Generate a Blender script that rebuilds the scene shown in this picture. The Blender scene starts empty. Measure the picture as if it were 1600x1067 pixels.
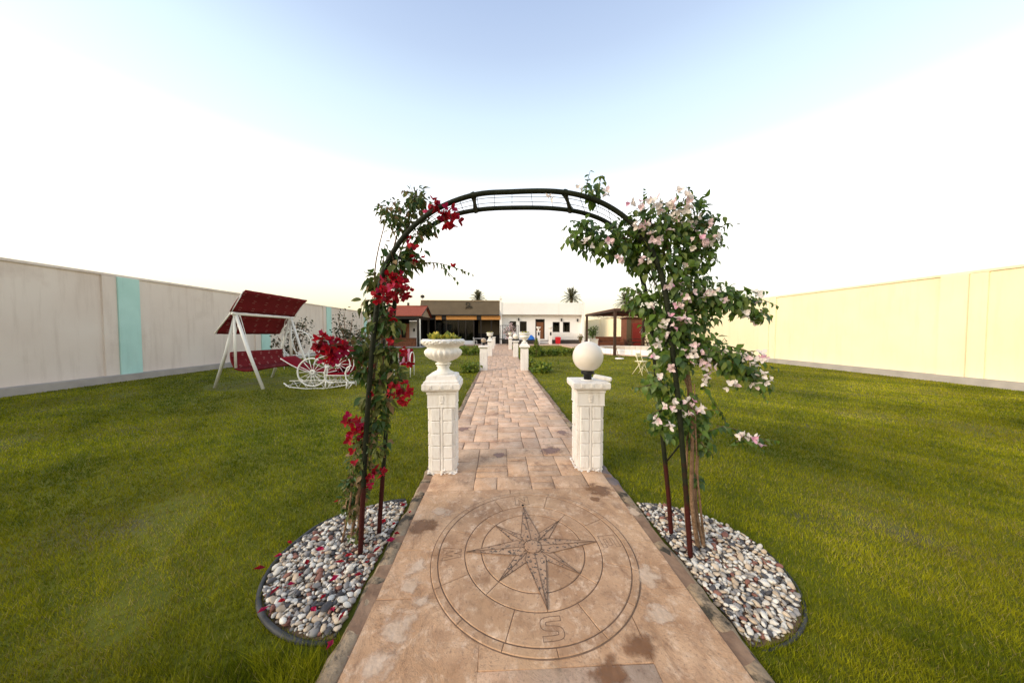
import bpy, bmesh, math, random
import numpy as np
from mathutils import Vector, Matrix, Euler
R = math.radians
random.seed(7); rng = np.random.default_rng(7)
sc = bpy.context.scene
C = sc.collection

# ------------------------------------------------------------------ camera
F = 450.0; CAMZ = 1.55
cam = bpy.data.cameras.new('camera'); co = bpy.data.objects.new('camera', cam); C.objects.link(co)
cam.sensor_width = 36; cam.lens = F/1600*36; cam.clip_start = .05; cam.clip_end = 2000
co.location = (0, 0, CAMZ)
YAW, PITCH = math.atan(20/F), math.atan(15/F)
co.rotation_euler = (math.pi/2-PITCH, 0, -YAW)
sc.camera = co
sc.render.resolution_x, sc.render.resolution_y = 1024, 682
# ------------------------------------------------------------------ sky, sun, exposure
SUN_AZ, SUN_EL = R(-115), R(24)      # azimuth from +Y towards +X
w = bpy.data.worlds.new('World'); sc.world = w; w.use_nodes = True
nt = w.node_tree; nt.nodes.clear(); N = nt.nodes.new; L = nt.links.new
sky = N('ShaderNodeTexSky'); sky.sky_type = 'NISHITA'; sky.sun_disc = False
sky.sun_elevation = SUN_EL; sky.sun_rotation = SUN_AZ; sky.dust_density = 2.5
tc = N('ShaderNodeTexCoord'); sep = N('ShaderNodeSeparateXYZ'); L(tc.outputs['Generated'], sep.inputs[0])
rp = N('ShaderNodeValToRGB'); L(sep.outputs['Z'], rp.inputs[0])
stops = [(0, (.60, .46, .26)), (.08, (.60, .49, .30)), (.15, (.64, .56, .41)), (.22, (.86, .78, .66)), (.30, (1.0, .92, .80)), (.38, (.72, .70, .68)), (.47, (.47, .53, .56)), (.58, (.39, .475, .54)), (.68, (.285, .345, .445)), (.76, (.23, .285, .40)), (1, (.16, .21, .33))]
el = rp.color_ramp.elements
while len(el) < len(stops): el.new(.5)
for e, (p, c) in zip(el, stops): e.position = p; e.color = (*c, 1)
b1 = N('ShaderNodeBackground'); b1.inputs[1].default_value = .05; L(sky.outputs[0], b1.inputs[0])
b2 = N('ShaderNodeBackground'); b2.inputs[1].default_value = .92; L(rp.outputs[0], b2.inputs[0])
ad = N('ShaderNodeAddShader'); L(b1.outputs[0], ad.inputs[0]); L(b2.outputs[0], ad.inputs[1])
ow = N('ShaderNodeOutputWorld'); L(ad.outputs[0], ow.inputs[0])
sl = bpy.data.lights.new('sun', 'SUN'); sl.energy = 1.35; sl.angle = R(28); sl.color = (1, .85, .64)
so = bpy.data.objects.new('sun', sl); C.objects.link(so)
sd = Vector((math.sin(SUN_AZ)*math.cos(SUN_EL), math.cos(SUN_AZ)*math.cos(SUN_EL), math.sin(SUN_EL)))
so.rotation_euler = sd.to_track_quat('Z', 'Y').to_euler(); so.location = (0, 0, 30)
vs = sc.view_settings; vs.view_transform = 'Standard'; vs.look = 'None'; vs.exposure = 0.88; vs.gamma = 1
sc.cycles.max_bounces = 6; sc.cycles.transparent_max_bounces = 8

# ------------------------------------------------------------------ pixel helpers (a pixel of the 1600 px photograph is a direction only)
RM = Euler((math.pi/2-PITCH, 0, -YAW)).to_matrix()
def ray(px, py): return RM @ Vector(((px-800)/F, -(py-533.5)/F, -1))
def at(px, py, Y):
    d = ray(px, py); t = Y/d.y; return Vector((d.x*t, Y, CAMZ+d.z*t))
def gnd(px, py, z=0):
    d = ray(px, py); t = (z-CAMZ)/d.z; return Vector((d.x*t, d.y*t, z))

# ------------------------------------------------------------------ materials
def mat(name, c1, c2=None, scale=8, rough=.7, bump=0, bscale=None, c3=None, s3=1.5, t3=.5, w3=.15, metal=0, spec=.3, trans=0, world=True, detail=4, tcol=None):
    m = bpy.data.materials.new(name); m.use_nodes = True
    t = m.node_tree; n = t.nodes; l = t.links.new; p = n['Principled BSDF']
    p.inputs['Roughness'].default_value = rough; p.inputs['Metallic'].default_value = metal
    p.inputs['Specular IOR Level'].default_value = spec
    p.inputs['Base Color'].default_value = (*c1, 1)
    if world: src = n.new('ShaderNodeNewGeometry').outputs['Position']
    else: src = n.new('ShaderNodeTexCoord').outputs['Object']
    colout = None
    if c2:
        no = n.new('ShaderNodeTexNoise'); no.inputs['Scale'].default_value = scale; no.inputs['Detail'].default_value = detail; l(src, no.inputs['Vector'])
        r = n.new('ShaderNodeValToRGB'); r.color_ramp.elements[0].position = .32; r.color_ramp.elements[1].position = .68
        r.color_ramp.elements[0].color = (*c1, 1); r.color_ramp.elements[1].color = (*c2, 1)
        l(no.outputs['Fac'], r.inputs[0]); colout = r.outputs[0]
        if c3:
            n3 = n.new('ShaderNodeTexNoise'); n3.inputs['Scale'].default_value = s3; n3.inputs['Detail'].default_value = 7; n3.inputs['Roughness'].default_value = .62; l(src, n3.inputs['Vector'])
            r3 = n.new('ShaderNodeValToRGB'); r3.color_ramp.elements[0].position = t3; r3.color_ramp.elements[1].position = t3+w3
            l(n3.outputs['Fac'], r3.inputs[0])
            mx = n.new('ShaderNodeMixRGB'); l(r3.outputs[0], mx.inputs[0]); l(colout, mx.inputs[1]); mx.inputs[2].default_value = (*c3, 1); colout = mx.outputs[0]
        l(colout, p.inputs['Base Color'])
    if bump:
        nb = n.new('ShaderNodeTexNoise'); nb.inputs['Scale'].default_value = bscale or scale*3; nb.inputs['Detail'].default_value = 6; l(src, nb.inputs['Vector'])
        bn = n.new('ShaderNodeBump'); bn.inputs['Strength'].default_value = bump; bn.inputs['Distance'].default_value = .02; l(nb.outputs['Fac'], bn.inputs['Height']); l(bn.outputs[0], p.inputs['Normal'])
    if trans:
        tr = n.new('ShaderNodeBsdfTranslucent'); tr.inputs[0].default_value = (*(tcol or c1), 1)
        if colout and not tcol: l(colout, tr.inputs[0])
        ms = n.new('ShaderNodeMixShader'); ms.inputs[0].default_value = trans; l(p.outputs[0], ms.inputs[1]); l(tr.outputs[0], ms.inputs[2]); l(ms.outputs[0], n['Material Output'].inputs[0])
    return m
def tint(m, amount, attr=None):
    """multiply base colour by a per-object random brightness"""
    t = m.node_tree; n = t.nodes; l = t.links.new; p = n['Principled BSDF']
    oi = n.new('ShaderNodeObjectInfo'); mr = n.new('ShaderNodeMapRange'); mr.inputs[3].default_value = 1-amount; mr.inputs[4].default_value = 1+amount*.55
    l(oi.outputs['Random'], mr.inputs[0]); mx = n.new('ShaderNodeMixRGB'); mx.blend_type = 'MULTIPLY'; mx.inputs[0].default_value = 1
    ln = p.inputs['Base Color'].links
    if ln: l(ln[0].from_socket, mx.inputs[1])
    else: mx.inputs[1].default_value = p.inputs['Base Color'].default_value
    l(mr.outputs[0], mx.inputs[2]); l(mx.outputs[0], p.inputs['Base Color']); return m
M = {}
M['soil'] = mat('lawn_soil', (.09, .10, .006), (.14, .14, .009), 3, .95, c3=(.10, .085, .04), s3=.7, t3=.58, w3=.12)
def worn_stone(name, base, light, dark, amount, bump):
    """stamped concrete: mottled colour release, brown stains, pale scuffs, slate-like relief"""
    m = mat(name, base, light, 3.6, .6, c3=dark, s3=3.9, t3=.52, w3=.24, spec=.35, detail=10)
    t = m.node_tree; n = t.nodes; l = t.links.new; p = n['Principled BSDF']; g_ = n.new('ShaderNodeNewGeometry')
    def noise(scale, detail=8, rough=.6, st=(1, 1, 1), dist=0):
        mp = n.new('ShaderNodeMapping'); mp.inputs['Scale'].default_value = st; l(g_.outputs['Position'], mp.inputs['Vector'])
        q = n.new('ShaderNodeTexNoise'); q.inputs['Scale'].default_value = scale; q.inputs['Detail'].default_value = detail; q.inputs['Roughness'].default_value = rough; q.inputs['Distortion'].default_value = dist; l(mp.outputs[0], q.inputs['Vector']); return q.outputs['Fac']
    def over(fac, lo, hi, col, k, blend='MIX'):
        r = n.new('ShaderNodeMapRange'); r.inputs[1].default_value = lo; r.inputs[2].default_value = hi; r.inputs[4].default_value = k; l(fac, r.inputs[0])
        mx = n.new('ShaderNodeMixRGB'); mx.blend_type = blend; l(r.outputs[0], mx.inputs[0]); l(p.inputs['Base Color'].links[0].from_socket, mx.inputs[1]); mx.inputs[2].default_value = (*col, 1); l(mx.outputs[0], p.inputs['Base Color'])
    over(noise(11, 10, .75, dist=.3), .51, .66, (.78, .57, .40), .65)          # pale scuffs
    over(noise(7, 10, .7, (1, .55, 1), .5), .53, .70, (.19, .09, .042), .75)  # brown runs
    over(noise(60, 6, .7), .54, .70, (.14, .08, .05), .65)                   # pitting
    over(noise(1.1, 5, .6), .5, .72, (.62, .40, .22), .5)                     # broad ochre drift
    h1 = noise(5.5, 10, .68, dist=.8); h2 = noise(70, 5, .6); ad_ = n.new('ShaderNodeMath'); ad_.operation = 'MULTIPLY_ADD'; l(h2, ad_.inputs[0]); ad_.inputs[1].default_value = .12; l(h1, ad_.inputs[2])
    bn = n.new('ShaderNodeBump'); bn.inputs['Strength'].default_value = bump; bn.inputs['Distance'].default_value = .03; l(ad_.outputs[0], bn.inputs['Height']); l(bn.outputs[0], p.inputs['Normal'])
    return tint(m, amount)
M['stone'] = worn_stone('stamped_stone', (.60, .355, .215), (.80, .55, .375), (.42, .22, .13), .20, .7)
M['slab'] = mat('path_joint', (.18, .105, .065), (.30, .19, .12), 9, .9, bump=.4)
M['kerb'] = mat('weathered_kerb', (.25, .175, .105), (.38, .28, .18), 7, .9, bump=.8, bscale=40, c3=(.05, .042, .03), s3=6.5, t3=.50, w3=.10)
M['slate'] = mat('slate_kerb', (.12, .10, .10), (.2, .16, .15), 9, .8, bump=.5)
M['rose'] = worn_stone('compass_stone', (.37, .205, .105), (.52, .32, .185), (.25, .13, .065), .07, .35)
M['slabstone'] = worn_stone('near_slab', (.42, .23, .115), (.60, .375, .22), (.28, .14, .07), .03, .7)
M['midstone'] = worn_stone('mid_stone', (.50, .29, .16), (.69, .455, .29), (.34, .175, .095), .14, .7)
M['star'] = mat('compass_star', (.34, .195, .11), (.47, .295, .18), 8, .6, bump=.3, bscale=60, c3=(.05, .045, .04), s3=48, t3=.53, w3=.10)
M['groove'] = mat('groove', (.13, .08, .05), (.2, .125, .08), 20, .9)
M['stain'] = mat('damp_patch', (.19, .085, .035), (.27, .13, .06), 12, .35, bump=.3, bscale=40)
M['stainp'] = mat('dry_scar', (.25, .14, .11), (.33, .2, .16), 14, .6, bump=.3, bscale=40)
M['scuff'] = mat('pale_scuff', (.60, .42, .28), (.72, .54, .39), 14, .6, bump=.4, bscale=40)
M['white'] = mat('white_paint', (.80, .755, .70), (.86, .82, .77), 5, .6, bump=.18, bscale=60, c3=(.42, .35, .27), s3=9, t3=.66, w3=.08, spec=.35)
def streaks(m, col, k=.5, lo=.55, hi=.75, st=(5, 5, .45), scale=1.0):
    """rain streaks and grime running down a painted wall"""
    t = m.node_tree; n = t.nodes; l = t.links.new; p = n['Principled BSDF']; g_ = n.new('ShaderNodeNewGeometry'); mp = n.new('ShaderNodeMapping'); mp.inputs['Scale'].default_value = st; l(g_.outputs['Position'], mp.inputs['Vector'])
    q = n.new('ShaderNodeTexNoise'); q.inputs['Scale'].default_value = scale; q.inputs['Detail'].default_value = 9; q.inputs['Roughness'].default_value = .68; l(mp.outputs[0], q.inputs['Vector'])
    r = n.new('ShaderNodeMapRange'); r.inputs[1].default_value = lo; r.inputs[2].default_value = hi; r.inputs[4].default_value = k; l(q.outputs['Fac'], r.inputs[0])
    mx = n.new('ShaderNodeMixRGB'); l(r.outputs[0], mx.inputs[0]); l(p.inputs['Base Color'].links[0].from_socket, mx.inputs[1]); mx.inputs[2].default_value = (*col, 1); l(mx.outputs[0], p.inputs['Base Color'])
streaks(M['white'], (.50, .42, .33), .55, .50, .72, (22, 22, 5)); 
M['urn'] = mat('urn_cast_stone', (.80, .76, .69), (.86, .83, .77), 8, .6, bump=.2, bscale=80)
M['opal'] = mat('opal_globe', (.80, .72, .61), (.84, .77, .67), 6, .35, world=False)
M['amber'] = mat('smoked_globe', (.35, .26, .18), (.5, .38, .27), 9, .2)
M['black'] = mat('black_plastic', (.012, .012, .012), None, rough=.5)
M['rubber'] = mat('rubber_edging', (.02, .022, .024), (.06, .06, .06), 12, .6)
M['iron_white'] = mat('white_iron', (.80, .78, .72), None, rough=.45)
M['iron_cream'] = mat('cream_metal', (.75, .66, .42), None, rough=.5)
M['red_fabric'] = mat('red_fabric', (.13, .003, .006), (.17, .005, .009), 25, .85, bump=.3, bscale=120)
M['fleck'] = mat('fabric_fleck', (.42, .22, .19), None, rough=.85)
M['red_cushion'] = mat('red_cushion', (.16, .004, .010), (.22, .007, .016), 18, .9, spec=.1)
M['wall'] = mat('boundary_plaster', (.70, .60, .51), (.75, .66, .57), .8, .9, bump=.15, bscale=25, c3=(.60, .50, .42), s3=.6, t3=.56, w3=.2)
M['wallr'] = mat('cream_plaster', (.80, .70, .47), (.83, .74, .52), .8, .9, bump=.15, bscale=25)
M['mint'] = mat('mint_paint', (.42, .66, .58), (.48, .72, .64), 2, .8)
M['house'] = mat('white_render', (.83, .80, .76), (.86, .84, .80), .7, .85, bump=.12, bscale=20)
streaks(M['wall'], (.50, .40, .32), .5, .5, .75); streaks(M['wallr'], (.66, .55, .36), .5, .5, .75); streaks(M['mint'], (.34, .5, .45), .5, .5, .75); streaks(M['house'], (.70, .64, .56), .45, .52, .75, (1.6, 1.6, .3)); streaks(M['urn'], (.58, .52, .43), .5, .5, .72, (20, 20, 8))
M['brown'] = mat('brown_cladding', (.105, .078, .047), (.125, .094, .058), 1.2, .8, c3=(.10, .078, .05), s3=.9, t3=.55, w3=.1)
M['logo'] = mat('logo_dark', (.045, .035, .022), None, rough=.7)
M['bamboo'] = mat('bamboo_blind', (.50, .22, .055), (.62, .30, .09), 14, .7, bump=.3)
M['dark'] = mat('dark_interior', (.012, .010, .009), (.02, .016, .013), 3, .8)
M['tan'] = mat('tan_interior', (.085, .064, .036), (.11, .084, .048), 2, .85)
M['frame'] = mat('dark_frame', (.022, .016, .012), None, rough=.45)
M['wood'] = mat('door_wood', (.15, .055, .022), (.22, .085, .035), 10, .5, bump=.2)
M['dwood'] = mat('dark_wood', (.045, .022, .014), (.075, .036, .022), 6, .6, bump=.3)
M['sofa'] = mat('brown_bench', (.13, .045, .022), (.17, .06, .03), 4, .7)
M['tile'] = mat('red_roof_tile', (.24, .055, .032), (.31, .08, .046), 5, .8, bump=.6, bscale=14)
M['gable'] = mat('gable_board', (.30, .22, .14), (.36, .27, .18), 3, .85)
M['brick'] = mat('pavilion_brick', (.22, .075, .035), (.33, .13, .06), 7, .85, bump=.5)
M['grey'] = mat('grey_concrete', (.34, .31, .28), (.42, .38, .34), 3, .9, bump=.3)
M['terrace'] = mat('terrace_paving', (.52, .36, .27), (.60, .44, .34), 2.5, .8, bump=.4)
M['plinth'] = mat('dark_plinth', (.05, .042, .036), (.07, .06, .05), 5, .8)
M['redplast'] = mat('red_plastic', (.55, .015, .02), None, rough=.4)
M['blue'] = mat('blue_cover', (.02, .14, .55), (.03, .2, .65), 6, .5)
M['reddoor'] = mat('red_door', (.17, .014, .012), (.21, .02, .016), 4, .5)
M['soot_and_shade'] = mat('soot_and_shade', (.01, .008, .007), None, rough=.9)  # oven soot, plus the shade of openings and counters put into the colour
M['bark'] = mat('vine_bark', (.15, .085, .045), (.25, .155, .09), 25, .9, bump=.8, bscale=70)
M['twig'] = mat('green_twig', (.09, .07, .03), (.13, .10, .045), 30, .8)
M['bracket'] = mat('arch_bracket', (.014, .02, .012), None, rough=.5)
M['wire'] = mat('wire', (.10, .11, .10), None, rough=.5, metal=.3)
def arch_mat():
    m = mat('arch_paint', (.008, .011, .005), (.016, .019, .008), 14, .6, bump=.3, bscale=60, spec=.15)
    t = m.node_tree; n = t.nodes; l = t.links.new; p = n['Principled BSDF']
    g = n.new('ShaderNodeNewGeometry'); s = n.new('ShaderNodeSeparateXYZ'); l(g.outputs['Position'], s.inputs[0])
    no = n.new('ShaderNodeTexNoise'); no.inputs['Scale'].default_value = 9; l(g.outputs['Position'], no.inputs['Vector'])
    a = n.new('ShaderNodeMath'); a.operation = 'MULTIPLY_ADD'; a.inputs[1].default_value = .9; l(no.outputs['Fac'], a.inputs[0]); l(s.outputs['Z'], a.inputs[2])
    r = n.new('ShaderNodeValToRGB'); r.color_ramp.elements[0].position = .80; r.color_ramp.elements[1].position = 1.12
    r.color_ramp.elements[0].color = (1, 1, 1, 1); r.color_ramp.elements[1].color = (0, 0, 0, 1); l(a.outputs[0], r.inputs[0])
    mx = n.new('ShaderNodeMixRGB'); l(r.outputs[0], mx.inputs[0]); l(p.inputs['Base Color'].links[0].from_socket, mx.inputs[1]); mx.inputs[2].default_value = (.042, .008, .006, 1)
    l(mx.outputs[0], p.inputs['Base Color']); return m
M['arch'] = arch_mat()
LEAF = [mat('leaf_deep', (.030, .068, .012), (.045, .09, .016), 30, .45, trans=.30, tcol=(.07, .15, .015), spec=.4),
        mat('leaf_mid', (.07, .125, .016), (.095, .155, .02), 30, .45, trans=.30, tcol=(.16, .28, .02), spec=.4),
        mat('leaf_young', (.10, .15, .025), (.14, .17, .03), 30, .5, trans=.35, tcol=(.22, .30, .04), spec=.4)]
DRY = [LEAF[0], mat('leaf_olive', (.085, .105, .020), (.12, .13, .028), 25, .6, trans=.25), mat('leaf_dry', (.20, .13, .06), (.26, .17, .08), 25, .7, trans=.25)]
REDB = [mat('bract_red', (.29, .002, .009), (.36, .003, .015), 20, .7, trans=.3, tcol=(.42, .003, .013)), mat('bract_crimson', (.18, .0015, .008), (.24, .002, .013), 20, .7, trans=.3, tcol=(.3, .002, .012)), mat('bract_magenta', (.33, .004, .045), (.39, .006, .065), 20, .6, trans=.3)]
PINKB = [mat('bract_white', (.78, .70, .64), (.84, .77, .72), 20, .6, trans=.35), mat('bract_blush', (.78, .56, .58), (.84, .66, .67), 20, .6, trans=.35), mat('bract_pink', (.72, .33, .46), (.8, .45, .56), 20, .6, trans=.35)]
SUCC = [mat('succulent_lime', (.30, .30, .03), (.42, .38, .05), 20, .5, trans=.2), mat('succulent_yellow', (.46, .38, .05), (.55, .45, .07), 20, .5, trans=.2), mat('succulent_green', (.14, .19, .03), (.2, .24, .04), 20, .5, trans=.2)]
HEDGE = [mat('hedge_green', (.11, .16, .014), (.16, .21, .02), 8, .6, trans=.25), mat('hedge_lime', (.20, .24, .02), (.26, .29, .03), 8, .6, trans=.25), LEAF[1]]
DUSTY = [mat('dusty_leaf', (.06, .065, .032), (.09, .09, .045), 8, .7, trans=.15), mat('dusty_dark', (.03, .035, .018), (.045, .045, .025), 8, .7, trans=.15)]
PALM = [mat('palm_frond', (.055, .06, .025), (.10, .09, .035), 2, .6, trans=.15), mat('palm_trunk', (.11, .075, .045), (.16, .11, .07), 3, .9, bump=.6)]
PEB = [mat('pebble_white', (.52, .475, .40), (.72, .68, .60), 14, .6, bump=.3, bscale=50, c3=(.42, .34, .25), s3=22, t3=.55, w3=.1), mat('pebble_cream', (.40, .30, .20), (.60, .50, .38), 14, .6, bump=.2, bscale=50),
       mat('pebble_grey', (.20, .185, .17), (.30, .275, .25), 14, .6), mat('pebble_dark', (.045, .042, .045), (.09, .085, .085), 14, .55), mat('pebble_rust', (.17, .065, .045), (.26, .12, .085), 14, .6)]
PEBW = [.44, .24, .14, .09, .09]
def glass_mat():
    m = bpy.data.materials.new('window_glass'); m.use_nodes = True; t = m.node_tree; n = t.nodes; l = t.links.new
    g = n.new('ShaderNodeBsdfGlossy'); g.inputs['Roughness'].default_value = .03; g.inputs[0].default_value = (.45, .45, .45, 1)
    tr = n.new('ShaderNodeBsdfTransparent'); tr.inputs[0].default_value = (.55, .57, .56, 1)
    fr = n.new('ShaderNodeFresnel'); fr.inputs[0].default_value = 1.45; ms = n.new('ShaderNodeMixShader')
    l(fr.outputs[0], ms.inputs[0]); l(tr.outputs[0], ms.inputs[1]); l(g.outputs[0], ms.inputs[2]); l(ms.outputs[0], n['Material Output'].inputs[0]); return m
M['glass'] = glass_mat()

# ------------------------------------------------------------------ mesh helpers
class MB:
    def __init__(s): s.v = []; s.f = []; s.mi = []; s.cur = 0
    def add(s, vs, fs):
        o = len(s.v); s.v.extend([tuple(p) for p in vs]); s.f.extend([tuple(i+o for i in f) for f in fs]); s.mi.extend([s.cur]*len(fs)); return s
    def box(s, x0, x1, y0, y1, z0, z1, b=0):
        if x0 > x1: x0, x1 = x1, x0
        if b <= 0:
            vs = [(x, y, z) for z in (z0, z1) for x, y in ((x0, y0), (x1, y0), (x1, y1), (x0, y1))]
            return s.add(vs, [(3, 2, 1, 0), (4, 5, 6, 7), (0, 1, 5, 4), (1, 2, 6, 5), (2, 3, 7, 6), (3, 0, 4, 7)])
        bm = bmesh.new(); bmesh.ops.create_cube(bm, size=1)
        bmesh.ops.scale(bm, vec=(x1-x0, y1-y0, z1-z0), verts=bm.verts); bmesh.ops.translate(bm, vec=((x0+x1)/2, (y0+y1)/2, (z0+z1)/2), verts=bm.verts)
        bmesh.ops.bevel(bm, geom=bm.edges[:], offset=b, segments=1, affect='EDGES')
        bm.verts.index_update(); s.add([v.co for v in bm.verts], [[v.index for v in f.verts] for f in bm.faces]); bm.free(); return s
    def tube(s, pts, r, n=8, cap=True):
        pts = [Vector(p) for p in pts]; k = len(pts); rs = r if isinstance(r, (list, tuple)) else [r]*k
        up = None; vs = []
        for i, p in enumerate(pts):
            d = (pts[min(i+1, k-1)]-pts[max(i-1, 0)]).normalized()
            if up is None: up = d.orthogonal().normalized()
            else:
                up = up-d*up.dot(d); up = up.normalized() if up.length > 1e-6 else d.orthogonal().normalized()
            q = d.cross(up)
            for j in range(n):
                a = 2*math.pi*j/n; vs.append(p+(up*math.cos(a)+q*math.sin(a))*rs[i])
        fs = [(i*n+j, i*n+(j+1) % n, (i+1)*n+(j+1) % n, (i+1)*n+j) for i in range(k-1) for j in range(n)]
        if cap: fs += [tuple(range(n-1, -1, -1)), tuple(range((k-1)*n, k*n))]
        return s.add(vs, fs)
    def ring(s, c, rad, r, axis='y', n=28, k=6, a0=0, a1=2*math.pi):
        c = Vector(c); pts = []
        closed = abs(a1-a0-2*math.pi) < 1e-6
        for i in range(n+1):
            a = a0+(a1-a0)*i/n; u, v = math.cos(a)*rad, math.sin(a)*rad
            pts.append(c+Vector({'y': (u, 0, v), 'z': (u, v, 0), 'x': (0, u, v)}[axis]))
        return s.tube(pts, r, k, cap=not closed)
    def lathe(s, prof, n=32, c=(0, 0, 0), fn=None, sq=False):
        vs = []
        for k, (r, z) in enumerate(prof):
            for j in range(n):
                a = 2*math.pi*j/n; rr = fn(r, z, a, k) if fn else r
                vs.append((c[0]+rr*math.cos(a), c[1]+rr*math.sin(a), c[2]+z))
        m = len(prof); fs = [(i*n+j, i*n+(j+1) % n, (i+1)*n+(j+1) % n, (i+1)*n+j) for i in range(m-1) for j in range(n)]
        fs += [tuple(range(n-1, -1, -1)), tuple(range((m-1)*n, m*n))]
        return s.add(vs, fs)
    def sqlathe(s, prof, c=(0, 0, 0)):
        vs = []
        for h, z in prof:
            vs += [(c[0]+sx*h, c[1]+sy*h, c[2]+z) for sx, sy in ((-1, -1), (1, -1), (1, 1), (-1, 1))]
        m = len(prof); fs = [(i*4+j, i*4+(j+1) % 4, (i+1)*4+(j+1) % 4, (i+1)*4+j) for i in range(m-1) for j in range(4)]+[(3, 2, 1, 0), tuple(range((m-1)*4, m*4))]
        return s.add(vs, fs)
    def mesh(s, name, mats, smooth=False):
        me = bpy.data.meshes.new(name); me.from_pydata(s.v, [], s.f)
        for m in (mats if isinstance(mats, (list, tuple)) else [mats]): me.materials.append(m)
        if any(s.mi): me.polygons.foreach_set('material_index', s.mi)
        if smooth: me.polygons.foreach_set('use_smooth', [True]*len(me.polygons))
        me.update(); return me
    def build(s, name, mats, parent=None, smooth=False, world=True):
        if parent is not None and world:
            o = parent.matrix_world.translation if parent.parent is None else None
            l = WL(parent); s.v = [(x-l[0], y-l[1], z-l[2]) for x, y, z in s.v]
        return link(name, s.mesh(name, mats, smooth), parent)
def WL(o):
    l = Vector(o.location)
    while o.parent: o = o.parent; l = l+Vector(o.location)
    return l
def link(name, me, parent=None):
    o = bpy.data.objects.new(name, me); C.objects.link(o)
    if parent is not None: o.parent = parent
    return o
def tag(o, label=None, cat=None, group=None, kind=None):
    if label: o['label'] = label
    if cat: o['category'] = cat
    if group: o['group'] = group
    if kind: o['kind'] = kind
    return o
def thing(name, loc, label, cat, group=None, rz=0):
    o = bpy.data.objects.new(name, None); C.objects.link(o); o.empty_display_size = .1
    o.location = loc; o.rotation_euler.z = rz; return tag(o, label, cat, group)
def copy_tree(o, parent=None):
    c = o.copy(); C.objects.link(c)
    if parent is not None: c.parent = parent
    for ch in list(o.children): copy_tree(ch, c)
    return c
def part(name, m, parent, *boxes, b=0):
    k = MB()
    for bx in boxes: k.box(*bx, b=b)
    return k.build(name, m, parent)

def spline(pts, k=6):
    out = []; P = [pts[0]*2-pts[1]]+pts+[pts[-1]*2-pts[-2]]
    for i in range(1, len(P)-2):
        a, b, c, d = P[i-1:i+3]
        for j in range(k):
            t = j/k; out.append(.5*((2*b)+(c-a)*t+(2*a-5*b+4*c-d)*t*t+(3*b-a-3*c+d)*t**3))
    out.append(P[-2]); return out
# ------------------------------------------------------------------ ground, path, stones
LAWN = -.05
g = MB(); g.add([(-400, -300, LAWN), (400, -300, LAWN), (400, 700, LAWN), (-400, 700, LAWN)], [(0, 1, 2, 3)])
tag(g.build('ground', M['soil']), kind='structure')
PX0, PX1 = -.82, 1.235
path = MB().box(PX0+.02, PX1-.02, -2.5, 33.4, LAWN-.1, -.0055).build('path', M['slab']); tag(path, kind='structure')
CX, CY, CR = .238, 2.01, .705
def stone_mesh(wd, dp, v, e=.004, bv=.009):
    h = .006; r = random.Random(int(wd*1000)*31+int(dp*1000)*7+v)
    def ringp(ins, z, n=3):
        pts = []
        for (ax, ay), (bx, by) in zip(((0, 0), (1, 0), (1, 1), (0, 1)), ((1, 0), (1, 1), (0, 1), (0, 0))):
            for i in range(n):
                t = i/n; x = (ax+(bx-ax)*t)*(wd-2*ins)+ins; y = (ay+(by-ay)*t)*(dp-2*ins)+ins
                pts.append((x, y, z))
        return pts
    jit = [(r.uniform(-.004, .004), r.uniform(-.004, .004)) for _ in range(12)]
    a = [(x+j[0], y+j[1], -.03) for (x, y, z), j in zip(ringp(e, 0), jit)]
    b = [(x+j[0], y+j[1], -.006) for (x, y, z), j in zip(ringp(e, 0), jit)]
    c = [(x+j[0], y+j[1], r.uniform(-.0015, .001)) for (x, y, z), j in zip(ringp(e+bv, 0), jit)]
    k = MB(); n = 12
    fs = [(i*n+j, i*n+(j+1) % n, (i+1)*n+(j+1) % n, (i+1)*n+j) for i in range(2) for j in range(n)]
    ctr = (wd/2, dp/2, .0005); fs += [(24+j, 24+(j+1) % n, 36) for j in range(n)]
    k.add(a+b+c+[ctr], fs); return k
rs = random.Random(3); cache = {}; far = MB(); cnt = 0
def lay(NX, CD, Y0, Y1, hs_, ws_, e, bv, m, key0):
    global cnt
    X0 = PX0+.10; CW = (PX1-PX0-.20)/NX; NY = int(round((Y1-Y0)/CD)); grid = np.zeros((NX, NY), bool)
    for j in range(NY):
        for i in range(NX):
            if grid[i, j]: continue
            hh = min(rs.choice(hs_), NY-j); ww = rs.choice(ws_); q = 0
            while q < ww and i+q < NX and not grid[i+q, j]: q += 1
            if i+q < NX and not grid[i+q, j] and (i+q+1 >= NX or grid[i+q+1, j]): q += 1   # no slivers
            grid[i:i+q, j:j+hh] = True
            x, y = X0+i*CW, Y0+j*CD; wd, dp = q*CW, hh*CD
            if all(math.hypot(a-CX, b-CY) < CR-.02 for a, b in ((x, y), (x+wd, y), (x, y+dp), (x+wd, y+dp))): continue
            z = rs.uniform(-.0012, .0008)
            if y > .7 and cnt < 298:
                key = (key0, q, hh, (i+j) % 3)
                if key not in cache: cache[key] = stone_mesh(wd, dp, key[3], e, bv).mesh('stone', m, key0 > 0)
                o = link('stone', cache[key], path); o.location = (x, y, z); cnt += 1
            else:
                k = stone_mesh(wd, dp, (i+j) % 3, e, bv); far.add([(a+x, b+y, c+z) for a, b, c in k.v], k.f)
lay(9, .19, -1.2, 2.79, [2, 3, 4], [3, 4, 5], .0005, .0025, M['slabstone'], 0)
lay(16, .125, 2.79, 3.79, [1, 2, 2, 3], [2, 2, 3, 3, 4], .003, .007, M['midstone'], 2)
lay(16, .125, 3.79, 33.29, [1, 2, 2, 3], [2, 2, 3, 3, 4], .0045, .009, M['stone'], 1)
tag(far.build('paving_stones', M['stone'], path, True), kind='stuff')
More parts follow.
